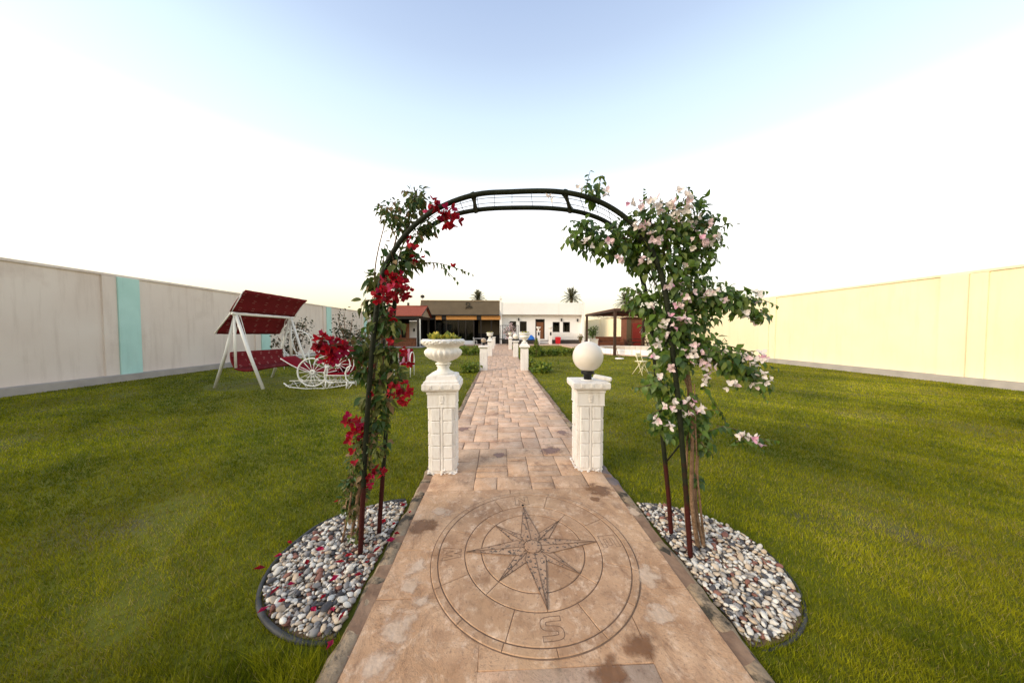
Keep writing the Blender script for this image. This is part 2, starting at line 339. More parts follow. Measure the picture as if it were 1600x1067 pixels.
for side in (0, 1):
    # worn concrete kerb strips along both edges
    y = -2.4; r = random.Random(side+11)
    while y < 33.2:
        ln = 1.7 if y < 9 else 8
        n = max(2, int(ln/(.07 if y < 6 else .4))); a = []; 
        yy = [y+ln*i/n for i in range(n+1)]; yy[-1] = min(yy[-1], 33.2)
        vs = []
        for q in yy:
            t = q+side*7
            o_ = (PX0 if side == 0 else PX1); s_ = -1 if side == 0 else 1
            out = o_+s_*(.012*math.sin(t*9.1)*math.sin(t*3.3)+r.uniform(-.008, .008)); inn = o_-s_*(.102+r.uniform(-.003, .003))
            z = -.004+r.uniform(-.006, .003)
            vs += [(out+s_*.01, q, LAWN-.06), (out, q, z-.012), (out-s_*.018, q, z), ((out+inn)/2, q, z+r.uniform(-.002, .004)), (inn, q, z-.001), (inn, q, -.03)]
        fs = []
        for i in range(n):
            for k in range(5):
                fs.append((i*6+k, i*6+k+1, (i+1)*6+k+1, (i+1)*6+k) if side == 0 else (i*6+k, (i+1)*6+k, (i+1)*6+k+1, i*6+k+1))
        mm = M['slate'] if (side == 1 and 2.5 < y < 3.5) else M['kerb']
        MB().add(vs, [f[::-1] for f in fs]).build('kerb', mm, path, True)
        y += ln+.006

# compass medallion: raised pieces with recessed joints
rose = MB().lathe([(CR+.005, -.02), (CR+.005, .0004), (CR+.003, .0008)], 96, (0, 0, 0)).build('compass_medallion', M['groove'], None, True, False)
rose.parent = path; rose.location = (CX, CY, .0012); rose.rotation_euler.z = R(3.5)
rose['label'] = 'round compass rose with eight pointed star set in the path'
ZT = .0048
def sector(r0, r1, a0, a1, z=ZT, gap=.0032, n=None):
    n = n or max(3, int(abs(a1-a0)/R(4))); vs = []
    for (ins, zz) in ((0, -.002), (0, z-.003), (.003, z)):
        for rr, sg in ((r0+gap/2+ins, 1), (r1-gap/2-ins, -1)):
            ga = (gap/2+ins)/max(rr, .03)
            for i in range(n+1):
                a = a0+ga+(a1-a0-2*ga)*i/n; vs.append((rr*math.sin(a), rr*math.cos(a), zz))
    m = n+1; k = MB(); fs = []
    loop = list(range(m))+[m+i for i in range(n, -1, -1)]; q = len(loop)
    for l_ in range(2):
        A = [x+l_*2*m for x in loop]; B = [x+(l_+1)*2*m for x in loop]
        fs += [(A[i], B[i], B[(i+1) % q], A[(i+1) % q]) for i in range(q)]
    t = 4*m; fs += [(t+i, t+i+1, t+m+i+1, t+m+i) for i in range(n)]
    return k.add(vs, [f[::-1] for f in fs])
for i in range(16): sector(.662, .705, R(22.5*i), R(22.5*(i+1)), gap=.0028 if i % 4 else .003).build('rim_piece', M['rose'], rose, False, False)
for i in range(4):
    c = 90*i
    sector(.482, .658, R(c-22), R(c+22)).build('letter_panel', M['rose'], rose, False, False)
    sector(.482, .658, R(c+22), R(c+68)).build('ring_panel', M['rose'], rose, False, False)
    for d in (0, 45):
        sector(.366, .479, R(c+d), R(c+d+45)).build('ring_panel', M['rose'], rose, False, False)
        sector(.05, .362, R(c+d), R(c+d+45), gap=.002).build('inner_panel', M['rose'], rose, False, False)
def star_point(ang, ln, hw, rb, z0):
    a = R(ang); u = Vector((math.sin(a), math.cos(a), 0)); v = Vector((math.cos(a), -math.sin(a), 0))
    for sgn in (1, -1):
        b = .0025
        A = u*.03+v*sgn*b*.5; T = u*ln+v*sgn*.0004; W = u*rb+v*sgn*hw
        k = MB(); up = Vector((0, 0, z0)); hi = Vector((0, 0, z0+.004))
        k.add([A+hi, T+up, W+up, A*1-up*.3, T-up*.3, W-up*.3], [(0, 2, 1) if sgn < 0 else (0, 1, 2), (0, 3, 4, 1), (1, 4, 5, 2), (2, 5, 3, 0)])
        k.build('star_facet', M['star'], rose, False, False)
        # dark outline joint
        e = MB(); e.tube([W+up, T+up], .0022, 4); e.tube([A+hi, T+hi*.9], .0015, 4); e.tube([W+up, (u*.05+v*sgn*.05)+up], .002, 4)
        e.build('star_outline', M['groove'], rose, False, False)
for i in range(4): star_point(45+90*i, .365, .045, .14, ZT+.002)
for i in range(4): star_point(90*i, .472, .072, .105, ZT+.0045)
MB().lathe([(.062, 0), (.062, .012), (.058, .0155), (.04, .0175), (.0, .018)], 28).build('centre_boss', M['star'], rose, True, False)
MB().ring((0, 0, .0125), .064, .0025, 'z', 32, 5).build('boss_ring', M['groove'], rose, True, False)
MB().lathe([(.010, 0), (.010, .0095), (.004, .010)], 12, (0, .50, 0)).build('drain_hole', M['soot_and_shade'], rose, True, False)  # solid black disc: the darkness inside the hole is put into its colour
GLYPH = {'S': [(.1, 1.2), (.9, 1.2), (1, 1.1), (1, .93), (.27, .93), (.27, .735), (.9, .735), (1, .635), (1, .1), (.9, 0), (0, 0), (0, .27), (.73, .27), (.73, .465), (.1, .465), (0, .565), (0, 1.1)],
         'E': [(0, 0), (1, 0), (1, .27), (.3, .27), (.3, .465), (.85, .465), (.85, .735), (.3, .735), (.3, .93), (1, .93), (1, 1.2), (0, 1.2)],
         'N': [(0, 0), (.27, 0), (.27, .75), (.73, 0), (1, 0), (1, 1.2), (.73, 1.2), (.73, .45), (.27, 1.2), (0, 1.2)],
         'W': [(0, 1.2), (.2, 0), (.42, 0), (.5, .45), (.58, 0), (.8, 0), (1, 1.2), (.78, 1.2), (.68, .5), (.58, 1.0), (.42, 1.0), (.32, .5), (.22, 1.2)]}
for i, ch in enumerate('NESW'):
    gl_ = GLYPH[ch]
    if ch == 'S':      # rounded S: offset both sides of a smooth centre line
        cl = spline([Vector((x, y, 0)) for x, y in ((.98, 1.06), (.5, 1.07), (.2, 1.02), (.13, .84), (.2, .66), (.5, .60), (.8, .54), (.87, .36), (.8, .18), (.5, .13), (.02, .14))], 4); lo_, hi_ = [], []
        for q in range(len(cl)):
            d = (cl[min(q+1, len(cl)-1)]-cl[max(q-1, 0)]).normalized(); nn = Vector((-d.y, d.x, 0))*.125; lo_.append(cl[q]+nn); hi_.append(cl[q]-nn)
        gl_ = [(p.x, p.y) for p in lo_+hi_[::-1]]
    pts = [Vector(((x-.5)*.118, (y-.6)*.104, 0)) for x, y in gl_]; k = MB()
    for a_, b_ in zip(pts, pts[1:]+pts[:1]): d = (b_-a_).normalized()*.0012; k.tube([a_-d, b_+d], .0019, 6)
    o = k.build('letter', M['groove'], rose, False, False); a = R(90*i); o.location = (.57*math.sin(a), .57*math.cos(a), ZT-.0004); o.rotation_euler.z = -a; o['label'] = 'letter %s outlined in the compass ring' % ch
# damp and scarred patches on the stamped concrete
def patch(px, py, rx, ry, m, lab, seed):
    p = gnd(px, py); n = 28; vs = [(0, 0, 0)]+[(math.cos(2*math.pi*i/n), math.sin(2*math.pi*i/n), 0) for i in range(n)]
    o = MB().add(vs, [(0, i+1, (i+1) % n+1) for i in range(n)]).build('surface_patch', m, path, world=False)
    o.location = (p.x, p.y, .0032 if math.hypot(p.x-CX, p.y-CY) > CR else .0078); o.scale = (rx*1.6, ry*1.6, 1); o.rotation_euler.z = seed*1.7; o['label'] = lab
def fade(m):
    """ragged see-through edge, so a damp mark soaks into the stone"""
    t = m.node_tree; n = t.nodes; l = t.links.new; p = n['Principled BSDF']
    tc_ = n.new('ShaderNodeTexCoord'); g_ = n.new('ShaderNodeNewGeometry'); ln_ = n.new('ShaderNodeVectorMath'); ln_.operation = 'LENGTH'; l(tc_.outputs['Object'], ln_.inputs[0])
    no = n.new('ShaderNodeTexNoise'); no.inputs['Scale'].default_value = 16; no.inputs['Detail'].default_value = 7; l(g_.outputs['Position'], no.inputs['Vector'])
    a = n.new('ShaderNodeMath'); a.operation = 'MULTIPLY_ADD'; a.inputs[1].default_value = 1.5; l(no.outputs['Fac'], a.inputs[0]); l(ln_.outputs['Value'], a.inputs[2])
    mr = n.new('ShaderNodeMapRange'); mr.inputs[1].default_value = 1.12; mr.inputs[2].default_value = 1.45; mr.inputs[3].default_value = .75; mr.inputs[4].default_value = 0; l(a.outputs[0], mr.inputs[0]); l(mr.outputs[0], p.inputs['Alpha'])
fade(M['stain']); fade(M['stainp']); fade(M['scuff'])
for i_, (x_, y_, q_) in enumerate(((648, 888, .075), (640, 915, .06), (655, 940, .05), (690, 800, .08), (1010, 900, .09), (1030, 960, .07), (620, 985, .10), (590, 1040, .08), (990, 800, .07))): patch(x_, y_, q_, q_*.8, M['scuff'], 'pale worn scuff on the concrete beside the compass', 30+i_)
patch(1000, 1010, .10, .05, M['stain'], 'faint brown run on the concrete beside the compass', 50)
patch(660, 822, .085, .11, M['stain'], 'rusty brown damp patch beside the compass rim', 1)
patch(952, 1050, .075, .06, M['stain'], 'dark brown damp patch below the compass rim', 2)
patch(860, 704, .10, .13, M['stainp'], 'purple brown scar in the stamped stones', 3)
patch(780, 711, .07, .08, M['stainp'], 'small scar in the stamped stones', 4)
patch(724, 670, .10, .10, M['stainp'], 'brown scar near the urn pillar', 5)
patch(878, 676, .09, .09, M['stainp'], 'faint brown scar in the path', 6)
patch(930, 780, .04, .045, M['stain'], 'small ring shaped stain beside the globe pillar', 7)
patch(745, 598, .12, .16, M['stainp'], 'brown scar at the path edge', 8)
patch(935, 765, .13, .10, M['stain'], 'brown damp patch in front of the globe pillar', 9)

# ------------------------------------------------------------------ lawn grass (one mass)
BEDS = [(-.90, 2.08, .64, .60), (1.30, 1.95, .62, .60)]
def grass():
    N_ = 1000000
    # sample distance log-uniformly so the blade count per picture area stays even
    Z = np.exp(rng.uniform(math.log(.7), math.log(34), N_)); hw = 1.95*Z+1.0
    X = rng.uniform(-1, 1, N_)*hw; Y = np.sqrt(np.maximum(Z*Z, 0.01))
    keep = ((X < PX0-.0) | (X > PX1+.0)) & (X > -12.2) & (X < 14.2) & (Y < 33)
    for cx, cy, rx, ry in BEDS: keep &= ((X-cx)/(rx-.01))**2+((Y-cy)/(ry-.01))**2 > 1
    keep &= ((X-10.8)**2+(Y-21.5)**2 > 3.7**2)
    def nz(x, y, s, p): return np.sin(x*s+p)*np.sin(y*s*1.3+p*2)+.5*np.sin(x*s*2.3+y*s*1.7+p*3)
    bare = nz(X, Y, .9, 1.3)*.6+nz(X, Y, 2.9, .4)*.4
    edge = np.minimum(np.abs(X-PX0), np.abs(X-PX1))
    swing = ((X+7.2)/1.6)**2+((Y-9.3)/1.3)**2
    keep &= (rng.random(N_) > np.where(bare > .8, .5, 0)) & (rng.random(N_) > np.where(swing < 1, .75, 0))
    X, Y, bare, edge = X[keep], Y[keep], bare[keep], edge[keep]; n = len(X)
    h = rng.uniform(.016, .036, n)*(1+.25*nz(X, Y, 3.1, 2.0)*.6+.22*nz(X+Y*.4, Y-X*.3, 17., 2.2))
    h *= np.where((edge < .16) & (rng.random(n) < .25), rng.uniform(1.1, 1.8, n), 1)
    tuft = ((X+1.1)/.42)**2+((Y-1.12)/.30)**2
    h *= np.where(tuft < 1, rng.uniform(1.5, 3.2, n), 1)
    wd = np.maximum(.0032, .0021*Y)*rng.uniform(.7, 1.3, n); h = np.maximum(h, .008*np.minimum(Y, 4))*np.where(Y > 6, .85, 1)
    a = rng.uniform(0, 2*np.pi, n); ln = h*rng.uniform(.15, .85, n); b = rng.uniform(0, 2*np.pi, n)
    v = np.empty((n, 3, 3)); dx, dy = np.cos(a)*wd/2, np.sin(a)*wd/2
    v[:, 0] = np.stack([X-dx, Y-dy, np.full(n, LAWN-.002)], 1); v[:, 1] = np.stack([X+dx, Y+dy, np.full(n, LAWN-.002)], 1)
    v[:, 2] = np.stack([X+np.cos(b)*ln, Y+np.sin(b)*ln, LAWN+h], 1)
    me = bpy.data.meshes.new('grass'); me.vertices.add(n*3); me.loops.add(n*3); me.polygons.add(n)
    me.vertices.foreach_set('co', v.ravel().astype(np.float32)); me.loops.foreach_set('vertex_index', np.arange(n*3, dtype=np.int32))
    me.polygons.foreach_set('loop_start', np.arange(0, n*3, 3, dtype=np.int32)); me.polygons.foreach_set('loop_total', np.full(n, 3, np.int32))
    col = np.empty((n, 3)); clump = nz(X, Y, 7.3, .9)*.5+nz(X+Y*.4, Y-X*.3, 17., 2.2)*.5; t = np.clip(.55+.45*bare+.28*clump+rng.normal(0, .22, n), 0, 1)[:, None]
    col[:] = np.array([.080, .112, .004])*(1-t)+np.array([.34, .325, .012])*t
    dry = rng.random(n) < (.04+.30*np.clip(bare, 0, 1)**1.5); col[dry] = np.array([.36, .29, .10])*rng.uniform(.7, 1.1, (dry.sum(), 1))
    big = np.sin(X*.8+1.1*np.sin(Y*.5))*np.sin(Y*.9+1.3*np.sin(X*.6+2))+.7*np.sin((X*.7+Y)*2.3+2*np.sin(Y*1.1))*np.sin((Y*.8-X)*1.9)
    col *= (1+.26*np.clip(big, -1.2, 1.2))[:, None]*rng.uniform(.65, 1.3, (n, 1))
    at_ = me.attributes.new('blade', 'FLOAT_COLOR', 'FACE'); at_.data.foreach_set('color', np.concatenate([col, np.ones((n, 1))], 1).astype(np.float32).ravel())
    me.update(); m = bpy.data.materials.new('grass_blade'); m.use_nodes = True; t_ = m.node_tree; p = t_.nodes['Principled BSDF']; p.inputs['Roughness'].default_value = .6; p.inputs['Specular IOR Level'].default_value = .05
    q = t_.nodes.new('ShaderNodeAttribute'); q.attribute_name = 'blade'; t_.links.new(q.outputs['Color'], p.inputs['Base Color'])
    tr = t_.nodes.new('ShaderNodeBsdfTranslucent'); t_.links.new(q.outputs['Color'], tr.inputs[0]); ms = t_.nodes.new('ShaderNodeMixShader'); ms.inputs[0].default_value = .32
    t_.links.new(p.outputs[0], ms.inputs[1]); t_.links.new(tr.outputs[0], ms.inputs[2]); t_.links.new(ms.outputs[0], t_.nodes['Material Output'].inputs[0])
    me.materials.append(m); tag(link('grass', me), 'short mown green lawn grass', 'grass', kind='stuff')
grass()

# ------------------------------------------------------------------ gravel beds
def pebble_mesh(v, mi):
    bm = bmesh.new(); bmesh.ops.create_uvsphere(bm, u_segments=8, v_segments=4, radius=1); r = random.Random(v)
    for q in bm.verts:
        d = q.co.normalized(); q.co = d*(1+.22*math.sin(3*d.x+v)*math.cos(2.3*d.y+v*2)+r.uniform(-.09, .09))
    k = MB(); bm.verts.index_update(); k.add([q.co for q in bm.verts], [[q.index for q in f.verts] for f in bm.faces]); bm.free()
    return k
PK = [pebble_mesh(v, 0) for v in range(5)]
PM = [[PK[v].mesh('pebble', PEB[c], True) for c in range(5)] for v in range(5)]
def bed(idx, lab):
    cx, cy, rx, ry = BEDS[idx]; r = random.Random(40+idx)
    lim = PX0-.035 if idx == 0 else PX1+.035; s = -1 if idx == 0 else 1
    t = thing('gravel_bed', (cx, cy, LAWN), lab, 'gravel bed', 'gravel beds at the arch feet')
    inside = lambda x, y, k=1: ((x-cx)/(rx*k))**2+((y-cy)/(ry*k))**2 < 1 and (x-lim)*s > 0
    n = 40; pts = [(cx+rx*math.cos(2*math.pi*i/n), cy+ry*math.sin(2*math.pi*i/n)) for i in range(n)]
    pts = [((max if s > 0 else min)(x, lim), y) for x, y in pts]
    MB().add([(cx+s*.2, cy, LAWN+.012)]+[(x, y, LAWN+.006) for x, y in pts], [(0, i+1, (i+1) % n+1) for i in range(n)]).build('bed_soil', M['groove'], t)
    a0, a1 = (R(55), R(322)) if s < 0 else (R(-120), R(120))
    ep = []
    for i in range(49):
        a = a0+(a1-a0)*i/48; x = cx+(rx+.012)*math.cos(a); y = cy+(ry+.012)*math.sin(a)
        if (x-lim)*s < -.0: continue
        ep.append((x, y, LAWN+.026+.006*math.sin(a*5)))
    ep = [(x, y, z-(0 if s < 0 else .012)) for x, y, z in ep]; ep = [(x, y, z-.010-.012*max(0, math.sin(x*9+y*7))) for x, y, z in ep]; MB().tube(ep, .015 if s < 0 else .010, 8).build('edging_hose', M['rubber'], t, True)
    cand = []
    for layer, (cnt_, z0) in enumerate(((800, .002), (720, .020))):
        k = 0
        placed = []
        tries = 0
        while k < cnt_ and tries < 16000:
            tries += 1
            x = r.uniform(cx-rx, cx+rx); y = r.uniform(cy-ry, cy+ry)
            sz = r.uniform(.008, .021)*(1.3 if r.random() < .2 else 1)
            if not inside(x, y, .97): continue
            if any((x-a)**2+(y-b)**2 < (.72*(sz+c))**2 for a, b, c in placed): continue
            placed.append((x, y, sz)); k += 1
            cand.append((math.hypot(x, y)/sz - layer*40, x, y, LAWN+z0+r.uniform(0, .012)+sz*.35, sz))
    cand.sort(); rest = MB()
    for i, (_, x, y, z, sz) in enumerate(cand):
        c = r.choices(range(5), PEBW)[0]; v = r.randrange(5)
        e = Euler((r.uniform(-.5, .5), r.uniform(-.5, .5), r.uniform(0, 6.28))); sc_ = (sz*r.uniform(.95, 1.45), sz*r.uniform(.75, 1.05), sz*r.uniform(.4, .68))
        if i < 290:
            o = link('pebble', PM[v][c], t); o.location = (x-cx, y-cy, z-LAWN); o.rotation_euler = e; o.scale = sc_
        else:
            mx = Matrix.Translation((x, y, z)) @ e.to_matrix().to_4x4() @ Matrix.Diagonal((*sc_, 1)); rest.cur = c
            rest.add([mx @ Vector(p) for p in PK[v].v], PK[v].f)
    tag(rest.build('gravel', PEB, t, True), kind='stuff'); return t
bed(0, 'white and grey pebble bed under the red flowered arch leg')
bed(1, 'white and grey pebble bed under the pale pink flowered arch leg')

# ------------------------------------------------------------------ pillars, urns, globes
PW = .146
def pillar(loc, label, near, plinth, rz=0):
    t = thing('pillar', loc, label, 'pillar', 'white pillars lining the path', rz)
    if near:
        MB().box(-PW+.012, PW-.012, -PW+.012, PW-.012, 0, .80).build('shaft', M['white'], t, world=False)
        bh, bw = .138, .098
        meA = MB().box(-bw/2, bw/2, -.012, .012, -bh/2+.003, bh/2-.003, b=.007).mesh('block', M['white'])
        for q in range(4):
            a = q*math.pi/2
            for row in range(5):
                for s in (-1, 1):
                    o = link('block', meA, t); x, y = s*.066, -PW+.006
                    o.location = (x*math.cos(a)-y*math.sin(a), x*math.sin(a)+y*math.cos(a), .035+bh*(row+.5)); o.rotation_euler.z = a
        ribs = MB()
        for q in range(4):
            a = q*math.pi/2; k = MB().box(-.013, .013, -PW-.004, -PW+.02, .012, .735, b=.005); k.box(-.026, .026, -PW-.010, -PW+.02, .80, .862, b=.006); k.box(-.016, .016, -PW-.012, -PW+.02, .775, .80, b=.005)
            v = [(x*math.cos(a)-y*math.sin(a), x*math.sin(a)+y*math.cos(a), z) for x, y, z in k.v]
            MB().add(v, k.f).build('face_rib', M['white'], t, world=False)
        MB().sqlathe([(PW+.006, .735), (PW+.008, .742), (PW+.004, .75), (PW+.004, .875), (PW+.012, .885), (PW+.012, .905), (PW+.024, .915)]).build('frieze', M['white'], t, world=False)
        r = random.Random(int(loc[0]*100)); k = MB()
        for i in range(60):   # flaking render lumps at the foot
            s = r.choice((-1, 1)); u = r.uniform(-PW, PW); d = PW-.004+r.uniform(0, .018); z = max(0, r.gauss(.0, .018)); q = r.uniform(.004, .013)
            x, y = (u, s*d) if r.random() < .5 else (s*d, u)
            k.box(x-q, x+q*r.uniform(.6, 1.4), y-q, y+q, z-.004, z+q, b=q*.35)
        k.build('flaked_foot', M['white'], t, world=False)
        for q in range(4):
            a = q*math.pi/2
            for j in range(3):
                kk = MB().box(-.018, .018, -.206, -.19, .945, .985, b=.005); dx = (j-1)*.11
                MB().add([((x+dx)*math.cos(a)-y*math.sin(a), (x+dx)*math.sin(a)+y*math.cos(a), z) for x, y, z in kk.v], kk.f).build('dentil', M['white'], t, world=False)
    else:
        MB().box(-PW, PW, -PW, PW, 0, .88).build('shaft', M['white'], t, world=False)
        k = MB()
        for q in range(4):
            a = q*math.pi/2
            for row in range(5):
                for s in (-1, 1):
                    kk = MB().box(s*.072-.058, s*.072+.058, -PW-.008, -PW+.02, .035+.14*row, .035+.14*row+.128)
                    k.add([(x*math.cos(a)-y*math.sin(a), x*math.sin(a)+y*math.cos(a), z) for x, y, z in kk.v], kk.f)
        k.build('block_facing', M['white'], t, world=False)
    MB().sqlathe([(PW+.015, .912), (.192, .925), (.200, .94), (.200, .99), (.193, 1.0)]).build('capital', M['white'], t, world=False)
    if plinth: MB().sqlathe([(.185, 1.0), (.185, 1.018), (.165, 1.035), (.155, 1.075), (.13, 1.085)] if near else [(.18, 1.0), (.16, 1.03), (.10, 1.11), (.07, 1.13)]).build('plinth', M['white'], t, world=False)
    return t
def add_succulents(parent_t, zc, rad, seed, n=130):
    r = random.Random(seed); k = MB()
    tufts = [(rad*.75*math.cos(a)*r.uniform(.3, 1), rad*.75*math.sin(a)*r.uniform(.3, 1), r.uniform(.4, 1.15)) for a in [i*2.4 for i in range(17)]]
    for (x, y, h) in tufts:
        for i in range(n//10):
            a = r.uniform(0, 6.28); tl = r.uniform(.2, 1.1); d = Vector((math.cos(a)*math.sin(tl), math.sin(a)*math.sin(tl), math.cos(tl)))
            L_ = r.uniform(.055, .105)*h; p = Vector((x+r.uniform(-.02, .02), y+r.uniform(-.02, .02), zc)); q = d.cross(Vector((0, 0, 1))).normalized()*L_*.26
            k.cur = r.choices((0, 1, 2), (5, 3, 3))[0]; up = Vector((0, 0, L_*.1))
            k.add([p, p+d*L_*.6+q+up, p+d*L_, p+d*L_*.6-q+up, p+d*L_*.55-up], [(0, 1, 4), (4, 1, 2), (0, 4, 3), (4, 2, 3)])
    return k
def urn(loc, label, near, seed, plant='succ'):
    t = thing('urn', loc, label, 'urn', 'white garden urns on the pillars')
    n = 96 if near else 32
    def fn(r, z, a, k):
        if 5 <= k <= 11: return r*(1-.05+.085*abs(math.sin(a*11))*math.sin((k-5)/6*math.pi)) if near else r
        if near and 13 <= k <= 16: return r+.006*math.sin(a*40+k*1.9)+.004*math.sin(a*23-k*2)
        return r
    MB().lathe([(.125, 0), (.125, .012), (.105, .022), (.07, .04), (.062, .07), (.078, .09), (.05, .098)], n//2).build('foot', M['urn'], t, True, False)
    MB().lathe([(.05, .095), (.085, .105), (.088, .118), (.07, .125), (.065, .132), (.10, .145), (.155, .170), (.19, .205), (.203, .235), (.20, .260), (.19, .275), (.180, .285), (.182, .305), (.215, .325), (.232, .345), (.234, .370), (.222, .388), (.195, .390), (.185, .36)], n, fn=fn).build('bowl', M['urn'], t, True, False)
    if near:
        k = MB(); r = random.Random(2)
        for q in range(54):
            a = 2*math.pi*q/54; k.lathe([(.002, -.013), (.010, -.008), (.0135, 0), (.010, .008), (.002, .012)], 6, (.230*math.cos(a), .230*math.sin(a), .360+.010*math.sin(q*2.1)))
        tag(k.build('rim_beading', M['urn'], t, True, False), kind='stuff')
    MB().lathe([(.19, .33), (.187, .362), (.12, .372), (0, .376)], 24).build('potting_soil', M['groove'], t, True, False)
    add_succulents(t, .37, .21, seed, 150 if near else 60).build('succulents', SUCC, t, False, False)
    return t
def globe(loc, label, m, rad=.172):
    t = thing('globe_lamp', loc, label, 'lamp', 'globe lamps on the pillars')
    MB().lathe([(.075, 0), (.075, .006), (.07, .009), (.0, .010)], 20).build('base_plate', M['white'], t, True, False)
    MB().lathe([(.045, .008), (.045, .065), (.072, .072), (.076, .10), (.070, .105), (.0, .106)], 24).build('holder', M['black'], t, True, False)
    prof = [(max(.001, rad*math.sin(a)), .106+rad*.96-rad*math.cos(a)) for a in [math.pi*(.12+.88*i/22) for i in range(23)]]
    MB().lathe(prof, 120, fn=lambda r_, z, a, k: r_*(1+.0022*math.sin(a*60))).build('globe', m, t, True, False); return t
L1 = gnd(688.5, 742); L2 = gnd(756, 578.5); L3 = gnd(765.8, 556)
XL, XR = -.63, 1.02
pl = [(XL, 3.27, True, True, 'urn', 'white block pillar at the pebble bed carrying a succulent filled urn'), (XL, 11.7, False, False, 'amber', 'white pillar with a smoked brown globe, beside a grass clump'),
      (XL+.03, 18.6, False, True, 'urn', 'white pillar with urn standing behind the smoked globe pillar'), (XL+.03, 26.4, False, False, 'none', 'bare white pillar between urn pillar and terrace'), (XL+.05, 32.2, False, False, 'none', 'bare white pillar at the terrace end of the path'),
      (XR, 3.27, True, False, 'opal', 'white block pillar carrying a large white globe and a loose white bar'), (XR, 11.6, False, True, 'urn', 'white pillar with pyramid plinth and urn beside the lawn hedge'),
      (XR, 17.8, False, False, 'opal', 'white pillar with a small looking white globe before the flowering tree'), (XR-.03, 25.6, False, True, 'urn', 'white pillar with urn in front of the pink flowering tree')]
ul = {0: 'large fluted white urn of yellow green succulents before the dark restaurant', 2: 'white urn with green plants behind the smoked globe', 6: 'white urn of lime succulents by the blue cover and cypress', 8: 'white urn in front of the pink blossom tree'}
gl = {1: 'smoked brown glass globe lamp on a white pillar', 5: 'large white opal globe lamp on black holder beside a white bar', 7: 'white globe lamp between two urn pillars near the house'}
for i, (x, y, near, plinth, top, lab) in enumerate(pl):
    pillar((x, y, -.004), lab, near, plinth, R(2 if i == 0 else -2 if i == 5 else 0))
    if top == 'urn': urn((x, y, 1.081 if near else 1.118), ul[i], near, i)
    elif top != 'none': globe((x, y, .996), gl[i], M['opal'] if top == 'opal' else M['amber'], .172 if i != 1 else .105)
bar = MB().box(-.10, .10, -.032, .032, -.022, .022, b=.012).build('white_bar', M['white'])
tag(bar, 'white rounded bar lying on the pillar top beside the globe', 'lamp bar'); bar.location = (1.148, 3.14, 1.040); bar.rotation_euler = (0, R(9), R(-22))

# ------------------------------------------------------------------ garden arch
AF0, AF1 = Vector((-.985, 2.03, 0)), Vector((1.277, 1.915, 0)); AR0, AR1 = Vector((-.935, 2.245, 0)), Vector((1.285, 2.14, 0))
def planept(px, py, A, B):
    d = ray(px, py); n = Vector((B.y-A.y, A.x-B.x, 0)); o = Vector((0, 0, CAMZ)); t = (A-o).dot(n)/d.dot(n); return o+d*t
FP = [(563, 866), (567, 780), (572, 680), (578, 590), (586, 505), (597, 432), (618, 388), (650, 350), (692, 322), (745, 304), (800, 300), (858, 299), (905, 305), (950, 322), (990, 352), (1020, 395), (1038, 450), (1050, 540), (1061, 640), (1072, 770), (1080, 886)]
BP = [(592, 836), (597, 760), (604, 660), (611, 560), (616, 480), (626, 425), (644, 388), (668, 358), (704, 338), (748, 328), (800, 325), (865, 326), (915, 334), (955, 352), (982, 384), (1002, 430), (1016, 500), (1026, 590), (1036, 690), (1044, 770), (1050, 849)]
fh = spline([planept(x, y, AF0, AF1) for x, y in FP]); bh_ = spline([planept(x, y, AR0, AR1) for x, y in BP])
arch = thing('garden_arch', (.15, 2.08, LAWN), 'dark green metal garden arch with rusty legs spanning the path', 'garden arch')
MB().tube(fh, .0172, 10).build('front_hoop', M['arch'], arch, True); MB().tube(bh_, .0165, 10).build('rear_hoop', M['arch'], arch, True)
def frac(h, f):
    x = f*(len(h)-1); i = min(int(x), len(h)-2); return h[i].lerp(h[i+1], x-i)
for f in (.28, .445, .575, .72):
    a, b = frac(fh, f), frac(bh_, f); d = (b-a).normalized(); q = (frac(fh, f+.01)-frac(fh, f-.01)).normalized(); k = MB()
    k.tube([a+q*.0, a.lerp(b, .18), a.lerp(b, .5), a.lerp(b, .82), b], [.026, .017, .012, .017, .026], 8); k.build('cross_bracket', M['bracket'], arch, True)
for f in (.10, .18, .84, .92):
    a, b = frac(fh, f), frac(bh_, f); MB().tube([a, b], .006, 6).build('cross_rod', M['arch'], arch, True)
for t_ in (.30, .62):
    MB().tube([frac(fh, i/80).lerp(frac(bh_, i/80), t_) for i in range(12, 69)], .0023, 4).build('long_wire', M['wire'], arch)
for i in range(13, 68):
    if i % 2: continue
    f = i/80; a, b = frac(fh, f), frac(bh_, f); MB().tube([a, b], .0023, 4).build('cross_wire', M['wire'], arch)
# ties
# ------------------------------------------------------------------ leaves
def leaf_template(fold, droop, curl, wr=.62):
    ys = [0, .18, .42, .68, 1.0]; ws = [.03, .36, .5, .33, .0]; vs = []
    for y, w_ in zip(ys, ws):
        z = -droop*y*y; w_ *= wr
        vs += [(-w_, y, z+fold*w_+curl*w_*math.sin(y*5)), (0, y, z), (w_, y, z+fold*w_-curl*w_*math.sin(y*4))]
    fs = []
    for i in range(4):
        a = i*3
        if i < 3: fs += [(a, a+1, a+4, a+3), (a+1, a+2, a+5, a+4)]
        else: fs += [(a, a+1, a+4), (a+1, a+2, a+4)]
    return vs, fs
LT = [leaf_template(.35, .22, .1), leaf_template(.15, .4, .25), leaf_template(.6, .1, .0, .55), leaf_template(.25, .55, .3, .68)]
DT = [leaf_template(.9, .5, .5, .5), leaf_template(1.2, .7, .3, .42), leaf_template(.5, .3, .6, .6), LT[0]]
def orient(d, up):
    d = d.normalized(); x = d.cross(up)
    if x.length < 1e-4: x = d.orthogonal()
    x.normalize(); z = x.cross(d); return Matrix((x, d, z)).transposed()
